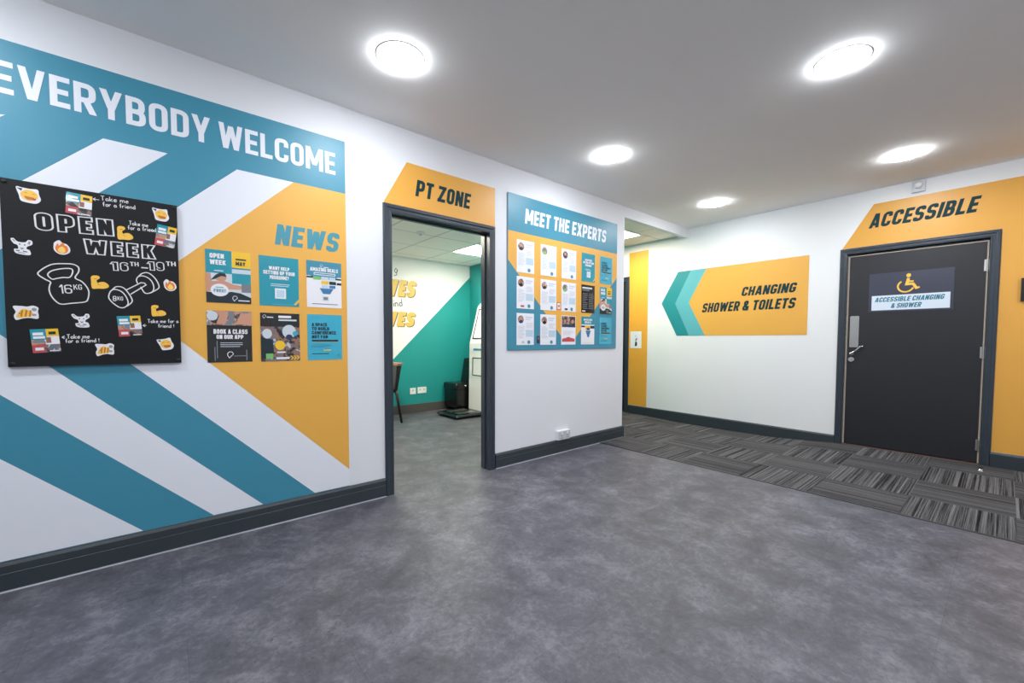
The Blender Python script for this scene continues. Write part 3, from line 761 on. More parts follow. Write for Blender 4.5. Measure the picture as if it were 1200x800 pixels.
pr.text('8', -.228, -.214, 1.326, 1.352, CH, 'chalk', t=.14); pr.text('KG', -.211, -.190, 1.331, 1.350, CH, 'chalk', t=.14)
pr.build('dumbbell_drawing', parent=t)
pr = Print(WALL_L); HW = .0028
def arrow(u0, u1, v):   # head at u0
    s = 1 if u1 > u0 else -1
    pr.line([(u0, v), (u1, v)], HW, CH, 'chalk'); pr.line([(u0 + s * .008, v + .007), (u0, v), (u0 + s * .008, v - .007)], HW, CH, 'chalk')
arrow(-.283, -.262, 1.812); hand(pr, 'Take me', -.256, 1.812, .021, CH, 'chalk', HW, .05, 1.25); hand(pr, 'for a friend', -.250, 1.785, .019, CH, 'chalk', HW, .07, 1.15); pr.build('handwritten_note', parent=t); pr = Print(WALL_L)
hand(pr, 'Take me', -.158, 1.712, .019, CH, 'chalk', HW, .0, 1.0); hand(pr, 'for a friend', -.163, 1.688, .019, CH, 'chalk', HW, .04, 1.05); arrow(-.064, -.084, 1.697); pr.build('handwritten_note', parent=t); pr = Print(WALL_L)
arrow(-.119, -.106, 1.208); hand(pr, 'Take me for a', -.100, 1.222, .018, CH, 'chalk', HW, .03, 1.05); hand(pr, 'friend !', -.060, 1.199, .018, CH, 'chalk', HW, .0, 1.1); pr.build('handwritten_note', parent=t); pr = Print(WALL_L)
arrow(-.405, -.395, 1.146); hand(pr, 'Take me', -.389, 1.140, .019, CH, 'chalk', HW, .02, 1.05); hand(pr, 'for a friend !', -.394, 1.120, .018, CH, 'chalk', HW, .03, 1.05)
pr.build('handwritten_note', parent=t)

# leaflets stuck to the chalkboard
def leaflet(cu, cv, w, h, rot, label):
    pr = Print(WALL_L)
    def T(x, y): x, y = (x - .5) * w, (y - .5) * h; return (cu + x * math.cos(rot) - y * math.sin(rot), cv + x * math.sin(rot) + y * math.cos(rot))
    def R(x0, x1, y0, y1, m, l=1): pr.face([T(x0, y0), T(x1, y0), T(x1, y1), T(x0, y1)], BD + .0012 + .0003 * l, m)
    pr.slab([T(0, 0), T(1, 0), T(1, 1), T(0, 1)], BD + .0004, BD + .0012, 'gloss_white')
    R(0, .55, .55, 1, 'gloss_teal'); R(.55, 1, .68, 1, 'gloss_yellow'); R(0, .45, 0, .34, 'print_red'); R(0, .5, .34, .55, 'photo_people'); R(.45, 1, 0, .34, 'photo_gym'); R(.52, .7, .40, .64, 'print_skin_dark')
    R(.08, .45, .74, .86, 'gloss_white', 2); R(.08, .50, .60, .70, 'gloss_white', 2); R(.64, .9, .76, .88, 'print_ink', 2)
    R(.1, .4, .1, .22, 'gloss_white', 2); R(.6, .95, .04, .08, 'gloss_white', 2)
    o = pr.build('leaflet', loc=tuple(WALL_L.p(cu, cv - h / 2, BD)))
    tag(o, label, 'leaflet', 'open week leaflets on the chalkboard')
leaflet(-.331, 1.776, .086, .098, -.06, 'small colourful leaflet at the top of the chalkboard above OPEN')
leaflet(-.017, 1.676, .080, .108, -.14, 'small colourful leaflet at the right edge of the chalkboard, beside WEEK')
leaflet(-.169, 1.204, .088, .102, .07, 'small colourful leaflet under the dumbbell drawing')
leaflet(-.457, 1.130, .088, .108, .07, 'small colourful leaflet at the lower left corner of the chalkboard')

# emoji stickers on the chalkboard
D0 = BD + .0006
def sticker(kind, cu, cv, w, h, rot, label):
    pr = Print(WALL_L); s = w / 2; k = h / 2
    def T(x, y): x, y = x * s, y * k; return (cu + x * math.cos(rot) - y * math.sin(rot), cv + x * math.sin(rot) + y * math.cos(rot))
    def F(pts, m, l): pr.face([T(*p) for p in pts], D0 + .0003 * l, m)
    def E(cx, cy, rx, ry, m, l, n=16): F([(cx + rx * math.cos(2 * PI * i / n), cy + ry * math.sin(2 * PI * i / n)) for i in range(n)], m, l)
    def sm(p): return smooth_closed(p, 4)
    def base(p, m='sticker_white'): pr.slab([T(*q) for q in p], BD, D0, m)
    if kind == 'face':
        base(sm([(-1, .75), (-.5, .8), (.1, .85), (.65, .95), (.8, .35), (1, -.3), (.7, -.85), (0, -.95), (-.5, -.85), (-.7, -.2)]))
        E(.08, 0, .68, .68, 'emoji_yellow', 1); F([(-.95, .65), (-.5, .7), (-.55, .35)], 'print_navy', 1)
        F([(-.4, .2), (-.2, .32), (-.02, .2), (-.2, .24)], 'emoji_shade', 2); F([(.2, .2), (.4, .32), (.56, .2), (.4, .24)], 'emoji_shade', 2)
        F([(-.3, -.18), (.5, -.18), (.35, -.5), (.05, -.58), (-.2, -.45)], 'emoji_shade', 2); F([(.3, -.3), (.62, -.25), (.6, -.5), (.38, -.5)], 'emoji_red', 3)
    elif kind == 'goat':
        base(sm([(-1, .75), (-.75, .9), (-.35, .55), (.3, .6), (.55, .95), (.9, .9), (.95, .45), (.55, .1), (.5, -.2), (.8, -.35), (.85, -.95), (-.35, -.95), (-.6, -.45), (-.25, -.35), (-.35, .1), (-.7, .25)]))
        F([(-.9, .7), (-.7, .75), (-.5, .4)], 'sticker_grey', 1); F([(.6, .8), (.8, .75), (.75, .4), (.55, .4)], 'sticker_grey', 1)
        E(-.15, .25, .07, .08, 'print_ink', 2); E(.3, .25, .07, .08, 'print_ink', 2); F([(-.1, -.15), (.3, -.15), (.2, -.35), (0, -.35)], 'sticker_grey', 1)
        F([(-.4, -.55), (-.1, -.5), (-.1, -.62), (-.4, -.66)], 'print_ink', 2); F([(.2, -.5), (.6, -.55), (.6, -.66), (.2, -.62)], 'print_ink', 2); F([(-.2, -.75), (.4, -.75), (.4, -.84), (-.2, -.84)], 'sticker_grey', 2)
    elif kind == 'fire':
        base(sm([(-.9, .55), (-.4, .95), (0, .65), (.5, .55), (.9, .1), (.95, -.5), (.4, -.95), (-.3, -.95), (-.85, -.5), (-.95, .1)]))
        F(sm([(-.7, .1), (-.5, .5), (-.35, .2), (-.1, .55), (.1, .7), (.3, .35), (.55, .3), (.75, -.2), (.6, -.65), (.1, -.85), (-.4, -.75), (-.7, -.35)]), 'emoji_fire', 1)
        F(sm([(-.35, -.2), (-.05, .1), (.15, .1), (.35, -.15), (.45, -.5), (.15, -.78), (-.2, -.72), (-.42, -.5)]), 'emoji_flame', 2)
    elif kind == 'arm':
        base(sm([(-.95, .75), (-.6, 1), (-.1, .95), (.0, .65), (-.2, .45), (-.35, .3), (-.25, -.05), (.1, .1), (.55, .1), (.95, -.25), (.95, -.6), (.5, -.85), (-.2, -.9), (-.8, -.95), (-.95, -.5), (-.95, .1)]), 'emoji_yellow')
        F([(-.35, -.05), (-.15, -.35), (.1, -.45), (-.1, -.28)], 'emoji_shade', 1); F([(-.65, .55), (-.3, .6), (-.3, .5), (-.62, .46)], 'emoji_shade', 1)
    elif kind == 'bee':
        base(sm([(-1, .8), (-.4, .85), (.1, .8), (.55, .95), (.95, .7), (.9, .2), (.95, -.3), (.85, -.75), (.2, -.65), (-.3, -.75), (-.8, -.95), (-.95, -.4), (-.8, .1)]))
        F(sm([(-.75, -.5), (-.55, .1), (-.2, .5), (.15, .35), (.5, .0), (.55, -.3), (.1, -.5), (-.4, -.65)]), 'emoji_yellow', 1)
        for q in (-.35, -.02, .3): F([(q - .12, -.5), (q + .02, -.5), (q + .12, .3), (q - .02, .36)], 'emoji_shade', 2)
        E(.62, .45, .2, .22, 'sticker_grey', 1); E(.6, -.25, .18, .14, 'sticker_grey', 1)
        E(-.5, -.1, .06, .07, 'print_ink', 3)
    o = pr.build('emoji_sticker', loc=tuple(WALL_L.p(cu, cv - k, BD)))
    tag(o, label, 'sticker', 'emoji stickers on the chalkboard')
sticker('face', -.490, 1.784, .078, .070, -.12, 'yellow laughing face sticker at the top left of the chalkboard')
sticker('face', -.036, 1.785, .070, .068, -.1, 'yellow face sticker at the top right of the chalkboard')
sticker('goat', -.518, 1.552, .066, .070, -.1, 'white goat sticker at the left edge of the chalkboard')
sticker('fire', -.393, 1.565, .056, .066, -.1, 'orange flame sticker below OPEN, left of WEEK')
sticker('arm', -.174, 1.665, .060, .068, -.02, 'yellow flexed arm sticker between OPEN and the right leaflet')
sticker('arm', -.271, 1.413, .063, .066, 0, 'yellow flexed arm sticker between the kettlebell and the dumbbell drawings')
sticker('fire', -.007, 1.424, .052, .064, .1, 'orange flame sticker at the right edge, beside the dumbbell drawing')
sticker('bee', -.512, 1.256, .078, .070, 0, 'yellow striped bee sticker at the left edge, below the kettlebell drawing')
sticker('goat', -.341, 1.227, .062, .067, 0, 'white goat sticker below the kettlebell drawing')
sticker('arm', -.056, 1.285, .060, .060, 0, 'yellow flexed arm sticker below the dumbbell drawing, at right')
sticker('bee', -.262, 1.086, .068, .066, 0, 'yellow striped bee sticker at the bottom middle of the chalkboard')
sticker('face', -.033, 1.112, .066, .066, .1, 'yellow face sticker at the bottom right corner of the chalkboard')

# ------------------------------------------------------------------ six A4 news posters on the orange field
class Sheet(Print):
    """A sheet of paper u0..u1 x v0..v1 standing d off the wall; positions inside run 0..1 from its lower left."""
    def __init__(s, plane, u0, v0, w, h, d, m, th=.0012):
        super().__init__(plane); s.u0, s.v0, s.w, s.h, s.d = u0, v0, w, h, d + th
        s.box(u0, u0 + w, v0, v0 + h, d, d + th, m)
    def q(s, x, y): return (s.u0 + x * s.w, s.v0 + y * s.h)
    def R(s, x0, x1, y0, y1, m, l=1): s.face([s.q(x0, y0), s.q(x1, y0), s.q(x1, y1), s.q(x0, y1)], s.d + .0003 * l, m)
    def F(s, pts, m, l=1): s.face([s.q(*p) for p in pts], s.d + .0003 * l, m)
    def E(s, x, y, rx, ry, m, l=1): s.ell(*s.q(x, y), rx * s.w, ry * s.h, s.d + .0003 * l, m)
    def X(s, txt, x0, x1, y0, y1, m, l=3, t=.2, slant=0): s.text(txt, s.q(x0, 0)[0], s.q(x1, 0)[0], s.q(0, y0)[1], s.q(0, y1)[1], s.d + .0003 * l, m, t=t, slant=slant)
    def lines(s, x0, x1, y0, y1, n, m, l=2, fill=.45):
        st = (y1 - y0) / n
        for i in range(n):
            e = x1 - (x1 - x0) * random.choice((0, 0, .05, .12, .3)); s.R(x0, e, y0 + i * st, y0 + (i + fill) * st, m, l)
    def done(s, name, label, cat, group): return tag(s.build(name, loc=tuple(s.pl.p(s.u0 + s.w / 2, s.v0, 0))), label, cat, group)
    def logo(s, x, y, r, m, l=3):
        c = s.q(x, y); k = r * s.w
        s.line(smooth_open([(c[0] - .3 * k, c[1] - k), (c[0] - .8 * k, c[1] + .1 * k), (c[0] - .4 * k, c[1] + .9 * k), (c[0] + .4 * k, c[1] + .9 * k), (c[0] + .7 * k, c[1] + .2 * k), (c[0] + .2 * k, c[1] - .3 * k), (c[0] - .3 * k, c[1] - k)]), .18 * k, s.d + .0003 * l, m)

def open_week(sh, small=False):
    sh.R(0, 1, 0, .58, 'print_light'); sh.R(0, .57, .63, 1, 'gloss_teal', 2); sh.R(.57, 1, .69, 1, 'gloss_yellow', 2)
    sh.R(0, .57, .56, .63, 'gloss_teal', 2); sh.R(.57, 1, .38, .69, 'gloss_teal', 1); sh.R(.57, 1, .58, .66, 'print_light', 2)
    sh.F([(0, .56), (0, .2), (.25, .24), (.5, .26), (.95, .28), (.95, .33), (.6, .36), (.4, .42), (.12, .40), (.1, .55)], 'print_skin', 2)
    sh.E(.32, .48, .13, .07, 'print_skin', 3); sh.F([(.1, .42), (.2, .52), (.3, .57), (.42, .56), (.45, .5), (.33, .51), (.2, .45)], 'print_ink', 4)
    sh.F([(0, 0), (0, .2), (.3, .18), (.55, .22), (.75, .2), (1, .12), (1, 0)], 'print_ink', 2); sh.R(.78, 1, .22, .38, 'print_grey', 3)
    sh.X('OPEN', .09, .40, .84, .93, 'gloss_white', 4, .22); sh.X('WEEK', .09, .44, .72, .81, 'gloss_white', 4, .22)
    sh.X('MAY', .66, .88, .735, .81, 'print_ink', 4, .22); sh.R(.66, .90, .84, .87, 'print_ink', 3); sh.R(.18, .38, .60, .615, 'gloss_white', 3)
    sh.E(.29, .24, .20, .12, 'gloss_white', 5); sh.X('FREE!', .16, .42, .20, .26, 'letter_teal', 6, .2); sh.R(.2, .38, .285, .30, 'letter_teal', 6)
    sh.logo(.63, .09, .07, 'gloss_white', 5); sh.R(.70, .96, .045, .065, 'gloss_white', 5)
def want_help(sh):
    sh.X('WANT HELP', .24, .76, .73, .80, 'gloss_white', 3, .22); sh.X('SETTING UP YOUR', .10, .90, .635, .71, 'gloss_white', 3, .22); sh.X('PROGRAMME?', .26, .74, .54, .615, 'gloss_white', 3, .22)
    sh.lines(.28, .76, .40, .47, 2, 'paper_blue'); sh.R(.38, .66, .15, .36, 'gloss_white', 1); sh.R(.42, .62, .18, .33, 'paper_blue', 2)
    sh.F([(.86, .04), (1, .16), (1, .10), (.90, .02)], 'gloss_yellow', 2); sh.R(.3, .9, .02, .04, 'gloss_cyan', 2)
def amazing(sh):
    sh.R(0, 1, .68, 1, 'vinyl_teal', 1); sh.F([(.1, .68), (.9, .68), (.75, .62), (.25, .62)], 'vinyl_teal', 1)
    sh.logo(.42, .90, .045, 'gloss_white'); sh.R(.48, .62, .87, .885, 'gloss_white', 3)
    sh.X('AMAZING DEALS', .10, .90, .78, .86, 'gloss_white', 3, .22); sh.R(.20, .82, .70, .755, 'gloss_white', 2); sh.R(.22, .8, .715, .74, 'vinyl_teal', 3)
    sh.R(0, .18, .63, .665, 'print_ink', 2); sh.R(.82, 1, .62, .655, 'print_ink', 2)
    sh.R(.18, .39, .60, .67, 'print_green', 2); sh.R(.41, .62, .60, .67, 'print_light', 2); sh.R(.64, .82, .60, .67, 'paper_blue', 2)
    sh.R(.20, .39, .51, .58, 'gloss_white', 2); sh.R(.41, .62, .51, .58, 'gloss_yellow', 2); sh.R(.64, .84, .51, .58, 'print_ink', 2); sh.R(.86, 1, .51, .56, 'print_ink', 2)
    sh.R(.42, .62, .43, .49, 'paper_blue', 2); sh.R(.64, .82, .43, .49, 'print_blue', 2); sh.F([(.36, .42), (.76, .42), (.66, .30), (.46, .30)], 'print_blue', 2)
    sh.R(.44, .62, .15, .25, 'print_light', 2); sh.R(.47, .59, .17, .23, 'print_grey', 3); sh.R(.14, .88, .07, .085, 'print_grey', 2)
def book(sh):
    sh.R(0, 1, .72, 1, 'photo_people', 1); sh.E(.12, .9, .12, .09, 'print_light', 2); sh.F([(.2, .74), (.3, .98), (.5, 1), (.4, .74)], 'print_skin', 2); sh.F([(.62, .74), (.75, .95), (1, .98), (1, .74)], 'print_skin', 2)
    sh.R(.47, .6, .76, 1, 'print_grey', 3)
    sh.X('BOOK A CLASS', .14, .90, .555, .645, 'gloss_white', 3, .22); sh.X('ON OUR APP', .20, .80, .455, .535, 'gloss_white', 3, .22)
    sh.lines(.28, .78, .30, .41, 3, 'print_light', 2, .3); sh.R(.2, .22, .08, .42, 'print_grey', 2); sh.logo(.5, .14, .085, 'gloss_white'); sh.R(.58, .85, .11, .125, 'print_grey', 3)
    sh.R(.15, .17, .03, .3, 'print_grey', 2); sh.R(.86, .88, .03, .24, 'print_grey', 2)
def gym_photo(sh):
    sh.R(0, 1, .0, .72, 'photo_gym', 1); sh.R(0, 1, .72, 1, 'gloss_black', 2)
    sh.logo(.1, .92, .05, 'gloss_white'); sh.R(.16, .32, .90, .92, 'gloss_white', 3); sh.R(.45, .78, .90, .95, 'gloss_white', 3); sh.R(.45, .92, .84, .875, 'print_light', 3)
    sh.E(.72, .62, .18, .14, 'print_light', 3); sh.E(.72, .5, .09, .06, 'print_navy', 4); sh.E(.88, .58, .07, .05, 'gloss_cyan', 4); sh.E(.48, .33, .13, .10, 'gloss_yellow', 4)
    sh.F([(0, .5), (.3, .45), (.32, .2), (.18, .05), (0, .05)], 'print_ink', 2); sh.E(.16, .57, .12, .10, 'print_light', 3)
    sh.R(.12, .3, .05, .16, 'print_green', 3); sh.R(.38, .72, .04, .08, 'gloss_white', 3); sh.R(.40, .62, .17, .20, 'gloss_white', 3)
    for x in (.74, .82, .90): sh.F([(x, .11), (x + .04, .11), (x + .09, .065), (x + .04, .02), (x, .02), (x + .05, .065)], 'gloss_yellow', 4)
def space(sh):
    for i, s_ in enumerate(('A SPACE', 'TO BUILD', 'CONFIDENCE', 'NOT FOR')):
        sh.X(s_, .12, (.56, .62, .82, .58)[i], .745 - .09 * i, .815 - .09 * i, 'print_ink', 3, .2)
    sh.R(.12, .88, .405, .445, 'print_ink', 2); sh.R(.12, .88, .395, .40, 'gloss_yellow', 3); sh.lines(.12, .7, .28, .36, 3, 'vinyl_teal', 2, .3); sh.R(.46, .66, .20, .225, 'gloss_yellow', 2); sh.R(.12, .6, .13, .145, 'print_ink', 2)
    sh.R(.14, .18, .92, .94, 'vinyl_teal'); sh.R(.26, .3, .92, .94, 'vinyl_teal'); sh.R(.86, .92, .08, .12, 'vinyl_teal', 2)
NG = 'A4 news posters on the orange field'
PD = .0032
for args in (((.148, 1.345, .213, .295), 'gloss_white', open_week, 'A4 poster reading OPEN WEEK MAY with a rowing photo, top left of the news posters'),
             ((.404, 1.342, .214, .297), 'gloss_teal', want_help, 'teal A4 poster reading WANT HELP SETTING UP YOUR PROGRAMME, top middle of the news posters'),
             ((.664, 1.345, .214, .297), 'gloss_white', amazing, 'white A4 poster reading AMAZING DEALS, top right of the news posters'),
             ((.146, 1.007, .214, .292), 'gloss_black', book, 'black A4 poster reading BOOK A CLASS ON OUR APP, bottom left of the news posters'),
             ((.405, 1.005, .213, .293), 'gloss_black', gym_photo, 'dark A4 gym photo poster with yellow chevrons, bottom middle of the news posters'),
             ((.664, 1.005, .213, .294), 'gloss_cyan', space, 'blue A4 poster reading A SPACE TO BUILD CONFIDENCE, under NEWS at bottom right')):
    (u, v, w, h), base_, fn, lab = args
    sh = Sheet(WALL_L, u, v, w, h, PD, base_); fn(sh); sh.done('poster', lab, 'poster', NG)

# ------------------------------------------------------------------ PT ZONE header sign
t = thing('header_sign', 'orange header sign lettered PT ZONE above the open doorway', 'sign', (1.68, 0, 2.11))
pr = Print(WALL_L); pr.slab([(1.176, 2.1125), (2.172, 2.1125), (2.172, 2.436), (1.357, 2.436)], 0, .003, 'vinyl_orange_sign'); pnl = pr.build('sign_panel', parent=t)
pr = Print(WALL_L); pr.text('PT ZONE', 1.423, 1.926, 2.208, 2.331, .0036, 'letter_dark', t=.2, slant=.14); pr.build('sign_lettering', parent=pnl)

# ------------------------------------------------------------------ MEET THE EXPERTS notice board
t = thing('notice_board', 'teal and orange notice board headed MEET THE EXPERTS, holding three rows of sheets', 'board', (3.11, 0, 1.045))
pr = Print(WALL_L); pr.box(2.311, 3.904, 1.045, 2.438, .003, .012, 'vinyl_teal'); pr.build('board_panel', parent=t)
pr = Print(WALL_L); pr.face([(2.311, 2.107), (2.311, 1.850), (3.010, 1.165), (3.085, 1.120), (3.170, 1.120), (3.904, 1.840), (3.904, 2.107)], .0125, 'vinyl_orange'); pr.build('orange_field', parent=t)
pr = Print(WALL_L); pr.text('MEET THE EXPERTS', 2.508, 3.708, 2.200, 2.334, .013, 'vinyl_white', t=.2, slant=.10); pr.build('board_lettering', parent=t)
ND = .0132
cols = [2.412, 2.710, 2.999, 3.300, 3.601]; rows = [1.751, 1.423, 1.090]
ORD = ['first', 'second', 'third', 'fourth', 'fifth']; RN = ['top', 'middle', 'bottom']
def bio(sh, k):
    sh.E(.24, .80, .17, .125, ('photo_head', 'photo_people', 'photo_gym')[k % 3], 2)
    sh.E(.24, .83 , .07, .055, ('print_skin', 'print_skin_dark')[k % 2], 3); sh.E(.24, .735, .11, .05, ('print_ink', 'print_green', 'print_navy', 'gloss_black')[k % 4], 3)
    sh.R(.5, .92, .86, .90, 'paper_print', 1); sh.R(.5, .82, .80, .83, 'paper_print', 1)
    sh.lines(.08, .46, .22, .62, 11, 'paper_print', 1); sh.lines(.54, .94, .54, .72, 5, 'paper_print', 1)
    sh.R(.52, .95, .26, .48, 'paper_blue', 1); sh.E(.70, .09, .085, .06, 'vinyl_teal', 2)
    if k in (3, 5): sh.R(.22, .42, .05, .11, ('print_red', 'print_ink')[k == 5], 2)
    if k == 6: sh.line([sh.q(.3, .05), sh.q(.36, .12), sh.q(.44, .05)], .004, sh.d + .0006, 'print_ink')
def team(sh):
    sh.R(.03, .97, .60, .98, 'photo_gym', 1); sh.E(.25, .8, .08, .07, 'print_skin', 2); sh.E(.5, .85, .08, .07, 'print_skin', 2); sh.E(.78, .8, .08, .07, 'print_skin', 2); sh.R(.1, .9, .61, .70, 'print_navy', 2)
    sh.F([(.06, .10), (.94, .10), (.94, .20), (.65, .24), (.5, .27), (.35, .24), (.06, .20)], 'print_red', 1); sh.lines(.14, .86, .34, .5, 4, 'paper_print', 1)
def dark_list(sh):
    sh.R(.06, .8, .86, .92, 'print_light', 1); sh.R(.06, .6, .79, .83, 'print_grey', 1); sh.lines(.08, .46, .15, .74, 9, 'print_grey', 1, .35); sh.lines(.54, .92, .15, .74, 9, 'print_grey', 1, .35); sh.R(.06, .3, .04, .08, 'gloss_white', 1)
def deals_small(sh):
    sh.R(0, 1, .72, 1, 'gloss_teal', 1); sh.X('AMAZING', .18, .82, .86, .93, 'gloss_white', 3); sh.X('DEALS', .26, .74, .76, .84, 'gloss_white', 3)
    sh.R(.0, .28, .62, .68, 'print_ink', 2); sh.R(.30, .66, .55, .68, 'gloss_yellow', 2); sh.R(.68, 1, .58, .68, 'print_ink', 2); sh.F([(.32, .50), (.72, .50), (.58, .26), (.48, .26)], 'print_blue', 2); sh.R(.4, .64, .52, .6, 'print_navy', 3); sh.R(.1, .9, .05, .07, 'paper_print', 1)
EG = 'A4 sheets on the experts notice board'; k = 0
for r in range(3):
    for c in range(5):
        where = '%s in the %s row of the experts board' % (ORD[c], RN[r])
        w, h = .214, .292
        fn, base_, what = None, 'paper', ''
        if c < 3 and not (r == 2 and c == 2): what = 'white sheet with a round portrait, '
        elif r == 2 and c == 2: fn, what = team, 'white group photo sheet, '
        elif c == 3: fn, base_, what = ((want_help, 'gloss_teal', 'teal leaflet with white heading, '), (dark_list, 'gloss_black', 'black list sheet, '), (deals_small, 'gloss_white', 'white and teal offers sheet, '))[r]
        else: fn, base_, what = ((space, 'gloss_cyan', 'blue leaflet with dark heading, '), (open_week, 'gloss_white', 'open week photo leaflet, '), (space, 'gloss_cyan', 'pale blue leaflet, '))[r]
        sh = Sheet(WALL_L, cols[c], rows[r], w, h, ND, base_)
        if fn: fn(sh)
        else: bio(sh, k); k += 1
        sh.done('notice_sheet', what + where, 'notice', EG)
sh = Sheet(WALL_L, 2.936, 1.436, .052, .072, ND, 'print_red'); sh.R(.12, .88, .1, .9, 'paper', 1); sh.E(.5, .5, .2, .2, 'print_red', 2)
sh.done('small_card', 'tiny red-edged white card between two profile sheets of the experts board', 'card', None)
sh = Sheet(WALL_L, 2.664, 1.105, .042, .07, ND, 'print_navy'); sh.E(.5, .65, .25, .2, 'print_skin_dark', 1)
sh.done('small_card', 'tiny dark blue card in the bottom row of the experts board', 'card', None)

# ------------------------------------------------------------------ wall socket below the notice board
t = thing('wall_socket', 'white double wall socket just above the baseboard under the notice board', 'socket', (3.03, 0, .136))
pr = Print(WALL_L); pr.box(2.945, 3.115, .136, .226, 0, .036, 'plastic_white'); pr.build('back_box', parent=t)
pr = Print(WALL_L); pr.box(2.950, 3.110, .140, .222, .036, .043, 'plastic_grey'); fp = pr.build('face_plate', parent=t)
for u in (2.99, 3.07):
    pr = Print(WALL_L); pr.box(u - .012, u + .012, .190, .214, .043, .047, 'plastic_white'); pr.build('switch', parent=fp)
    pr = Print(WALL_L)
    pr.rect(u - .004, u + .004, .172, .184, .0434, 'plastic_dark'); pr.rect(u - .016, u - .007, .152, .160, .0434, 'plastic_dark'); pr.rect(u + .007, u + .016, .152, .160, .0434, 'plastic_dark'); pr.build('pin_holes', parent=fp)

# ------------------------------------------------------------------ right wall: CHANGING sign, ACCESSIBLE panel
t = thing('wall_sign', 'orange arrow sign with teal chevrons lettered CHANGING SHOWER & TOILETS', 'sign', (WX, -.55, 1.2))
pr = Print(WALL_R); pr.slab([(.052, 2.095), (1.419, 2.095), (1.419, 1.200), (.043, 1.200), (-.168, 1.652)], 0, .003, 'vinyl_orange'); pnl = pr.build('sign_panel', parent=t)
pr = Print(WALL_R); pr.face([(-.131, 2.095), (.052, 2.095), (-.166, 1.652), (.043, 1.200), (-.135, 1.200), (-.376, 1.667)], .0036, 'vinyl_teal_dark'); pr.build('dark_chevron', parent=t)
pr = Print(WALL_R); pr.face([(.052, 2.095), (.268, 2.095), (.034, 1.650), (.264, 1.200), (.043, 1.200), (-.166, 1.655)], .0038, 'vinyl_teal_light'); pr.build('light_chevron', parent=t)
pr = Print(WALL_R); pr.text('CHANGING', .710, 1.316, 1.691, 1.802, .0042, 'letter_dark', t=.2, slant=.20); pr.build('sign_lettering', parent=pnl)
pr = Print(WALL_R); pr.text('SHOWER & TOILETS', .216, 1.312, 1.509, 1.630, .0042, 'letter_dark', t=.2, slant=.20); pr.build('sign_lettering', parent=pnl)

t = thing('wall_sign', 'large orange wall panel lettered ACCESSIBLE wrapping the dark door', 'sign', (WX, -2.8, .163))
pr = Print(WALL_R); pr.slab([(1.712, 2.108), (2.816, 2.108), (2.816, .163), (3.9, .163), (3.9, 2.524), (1.958, 2.524)], 0, .0025, 'vinyl_orange_sign'); pnl = pr.build('sign_panel', parent=t)
pr = Print(WALL_R); pr.text('ACCESSIBLE', 1.922, 2.690, 2.284, 2.424, .0032, 'letter_dark', t=.2, slant=.24); pr.build('sign_lettering', parent=pnl)

# door sign
FD = -.006
t = thing('door_sign', 'dark plaque with yellow wheelchair symbol on the accessible door', 'sign', (WX, -2.245, 1.43))
pr = Print(WALL_R); pr.box(1.945, 2.545, 1.430, 1.816, FD, FD + .003, 'sign_plate'); plq = pr.build('plaque', parent=t)
pr = Print(WALL_R); pr.box(1.969, 2.524, 1.445, 1.592, FD + .003, FD + .0042, 'sign_white'); strip_ = pr.build('name_strip', parent=t)
pr = Print(WALL_R); pr.text('ACCESSIBLE CHANGING', 1.992, 2.492, 1.528, 1.574, FD + .0047, 'sign_teal', t=.2, slant=.22); pr.build('sign_lettering', parent=strip_)
pr = Print(WALL_R); pr.text('& SHOWER', 2.115, 2.340, 1.464, 1.510, FD + .0047, 'sign_teal', t=.2, slant=.22); pr.build('sign_lettering', parent=strip_)
pr = Print(WALL_R); SD = FD + .0035; sy = 'emoji_yellow'
pr.ell(2.238, 1.775, .017, .019, SD, sy)
pr.line([(2.238, 1.748), (2.226, 1.690), (2.272, 1.690), (2.300, 1.640)], .022, SD, sy); pr.line([(2.232, 1.716), (2.275, 1.716)], .016, SD, sy); pr.line([(2.288, 1.645), (2.318, 1.655)], .016, SD, sy)
pr.line([(2.219 + .056 * math.cos(a), 1.672 + .056 * math.sin(a)) for a in [2.15 + i * (5.95 - 2.15) / 22 for i in range(23)]], .014, SD, sy)
pr.build('wheelchair_symbol', parent=t)

# motion sensor above the door
t = thing('motion_sensor', 'small pale box sensor on the wall above the ACCESSIBLE lettering', 'sensor', (WX, -2.283, 2.557))
pr = Print(WALL_R); pr.box(2.236, 2.330, 2.557, 2.658, 0, .03, 'plastic_grey'); pr.build('housing', parent=t)
bm = bmesh.new(); lathe(bm, [(0, .024), (.014, .022), (.026, .012), (.030, 0), (0, 0)], (WX - .030, -2.283, 2.615), (-1, 0, 0), 24); finish('lens', bm, ['plastic_white'], parent=t, smooth=True)

# black framed panel cut by the right picture edge
t = thing('wall_frame', 'black framed panel on the orange wall at the right picture edge', 'frame', (WX, -3.1, 1.47))
pr = Print(WALL_R)
for q in ((2.935, 2.955, 1.475, 1.668), (3.24, 3.26, 1.475, 1.668), (2.955, 3.24, 1.648, 1.668), (2.955, 3.24, 1.475, 1.495)): pr.box(*q, .0025, .022, 'edge_black')
pr.build('frame', parent=t)
pr = Print(WALL_R); pr.box(2.955, 3.24, 1.495, 1.648, .0025, .012, 'board_black'); pr.build('panel', parent=t)

# floor door stop
zc = carpet_z(5.262, -2.766)
t = thing('door_stop', 'small chrome door stop on the carpet below the accessible door hinges', 'door stop', (5.262, -2.766, zc))
bm = bmesh.new(); lathe(bm, [(0, 0), (.022, 0), (.022, .006), (.015, .012), (.013, .03), (0, .03)], (5.262, -2.766, zc), seg=20); finish('base', bm, ['chrome'], parent=t, smooth=True)
bm = bmesh.new(); lathe(bm, [(0, .03), (.016, .03), (.017, .036), (.013, .042), (0, .042)], (5.262, -2.766, zc), seg=20); finish('buffer', bm, ['plastic_dark'], parent=t, smooth=True)

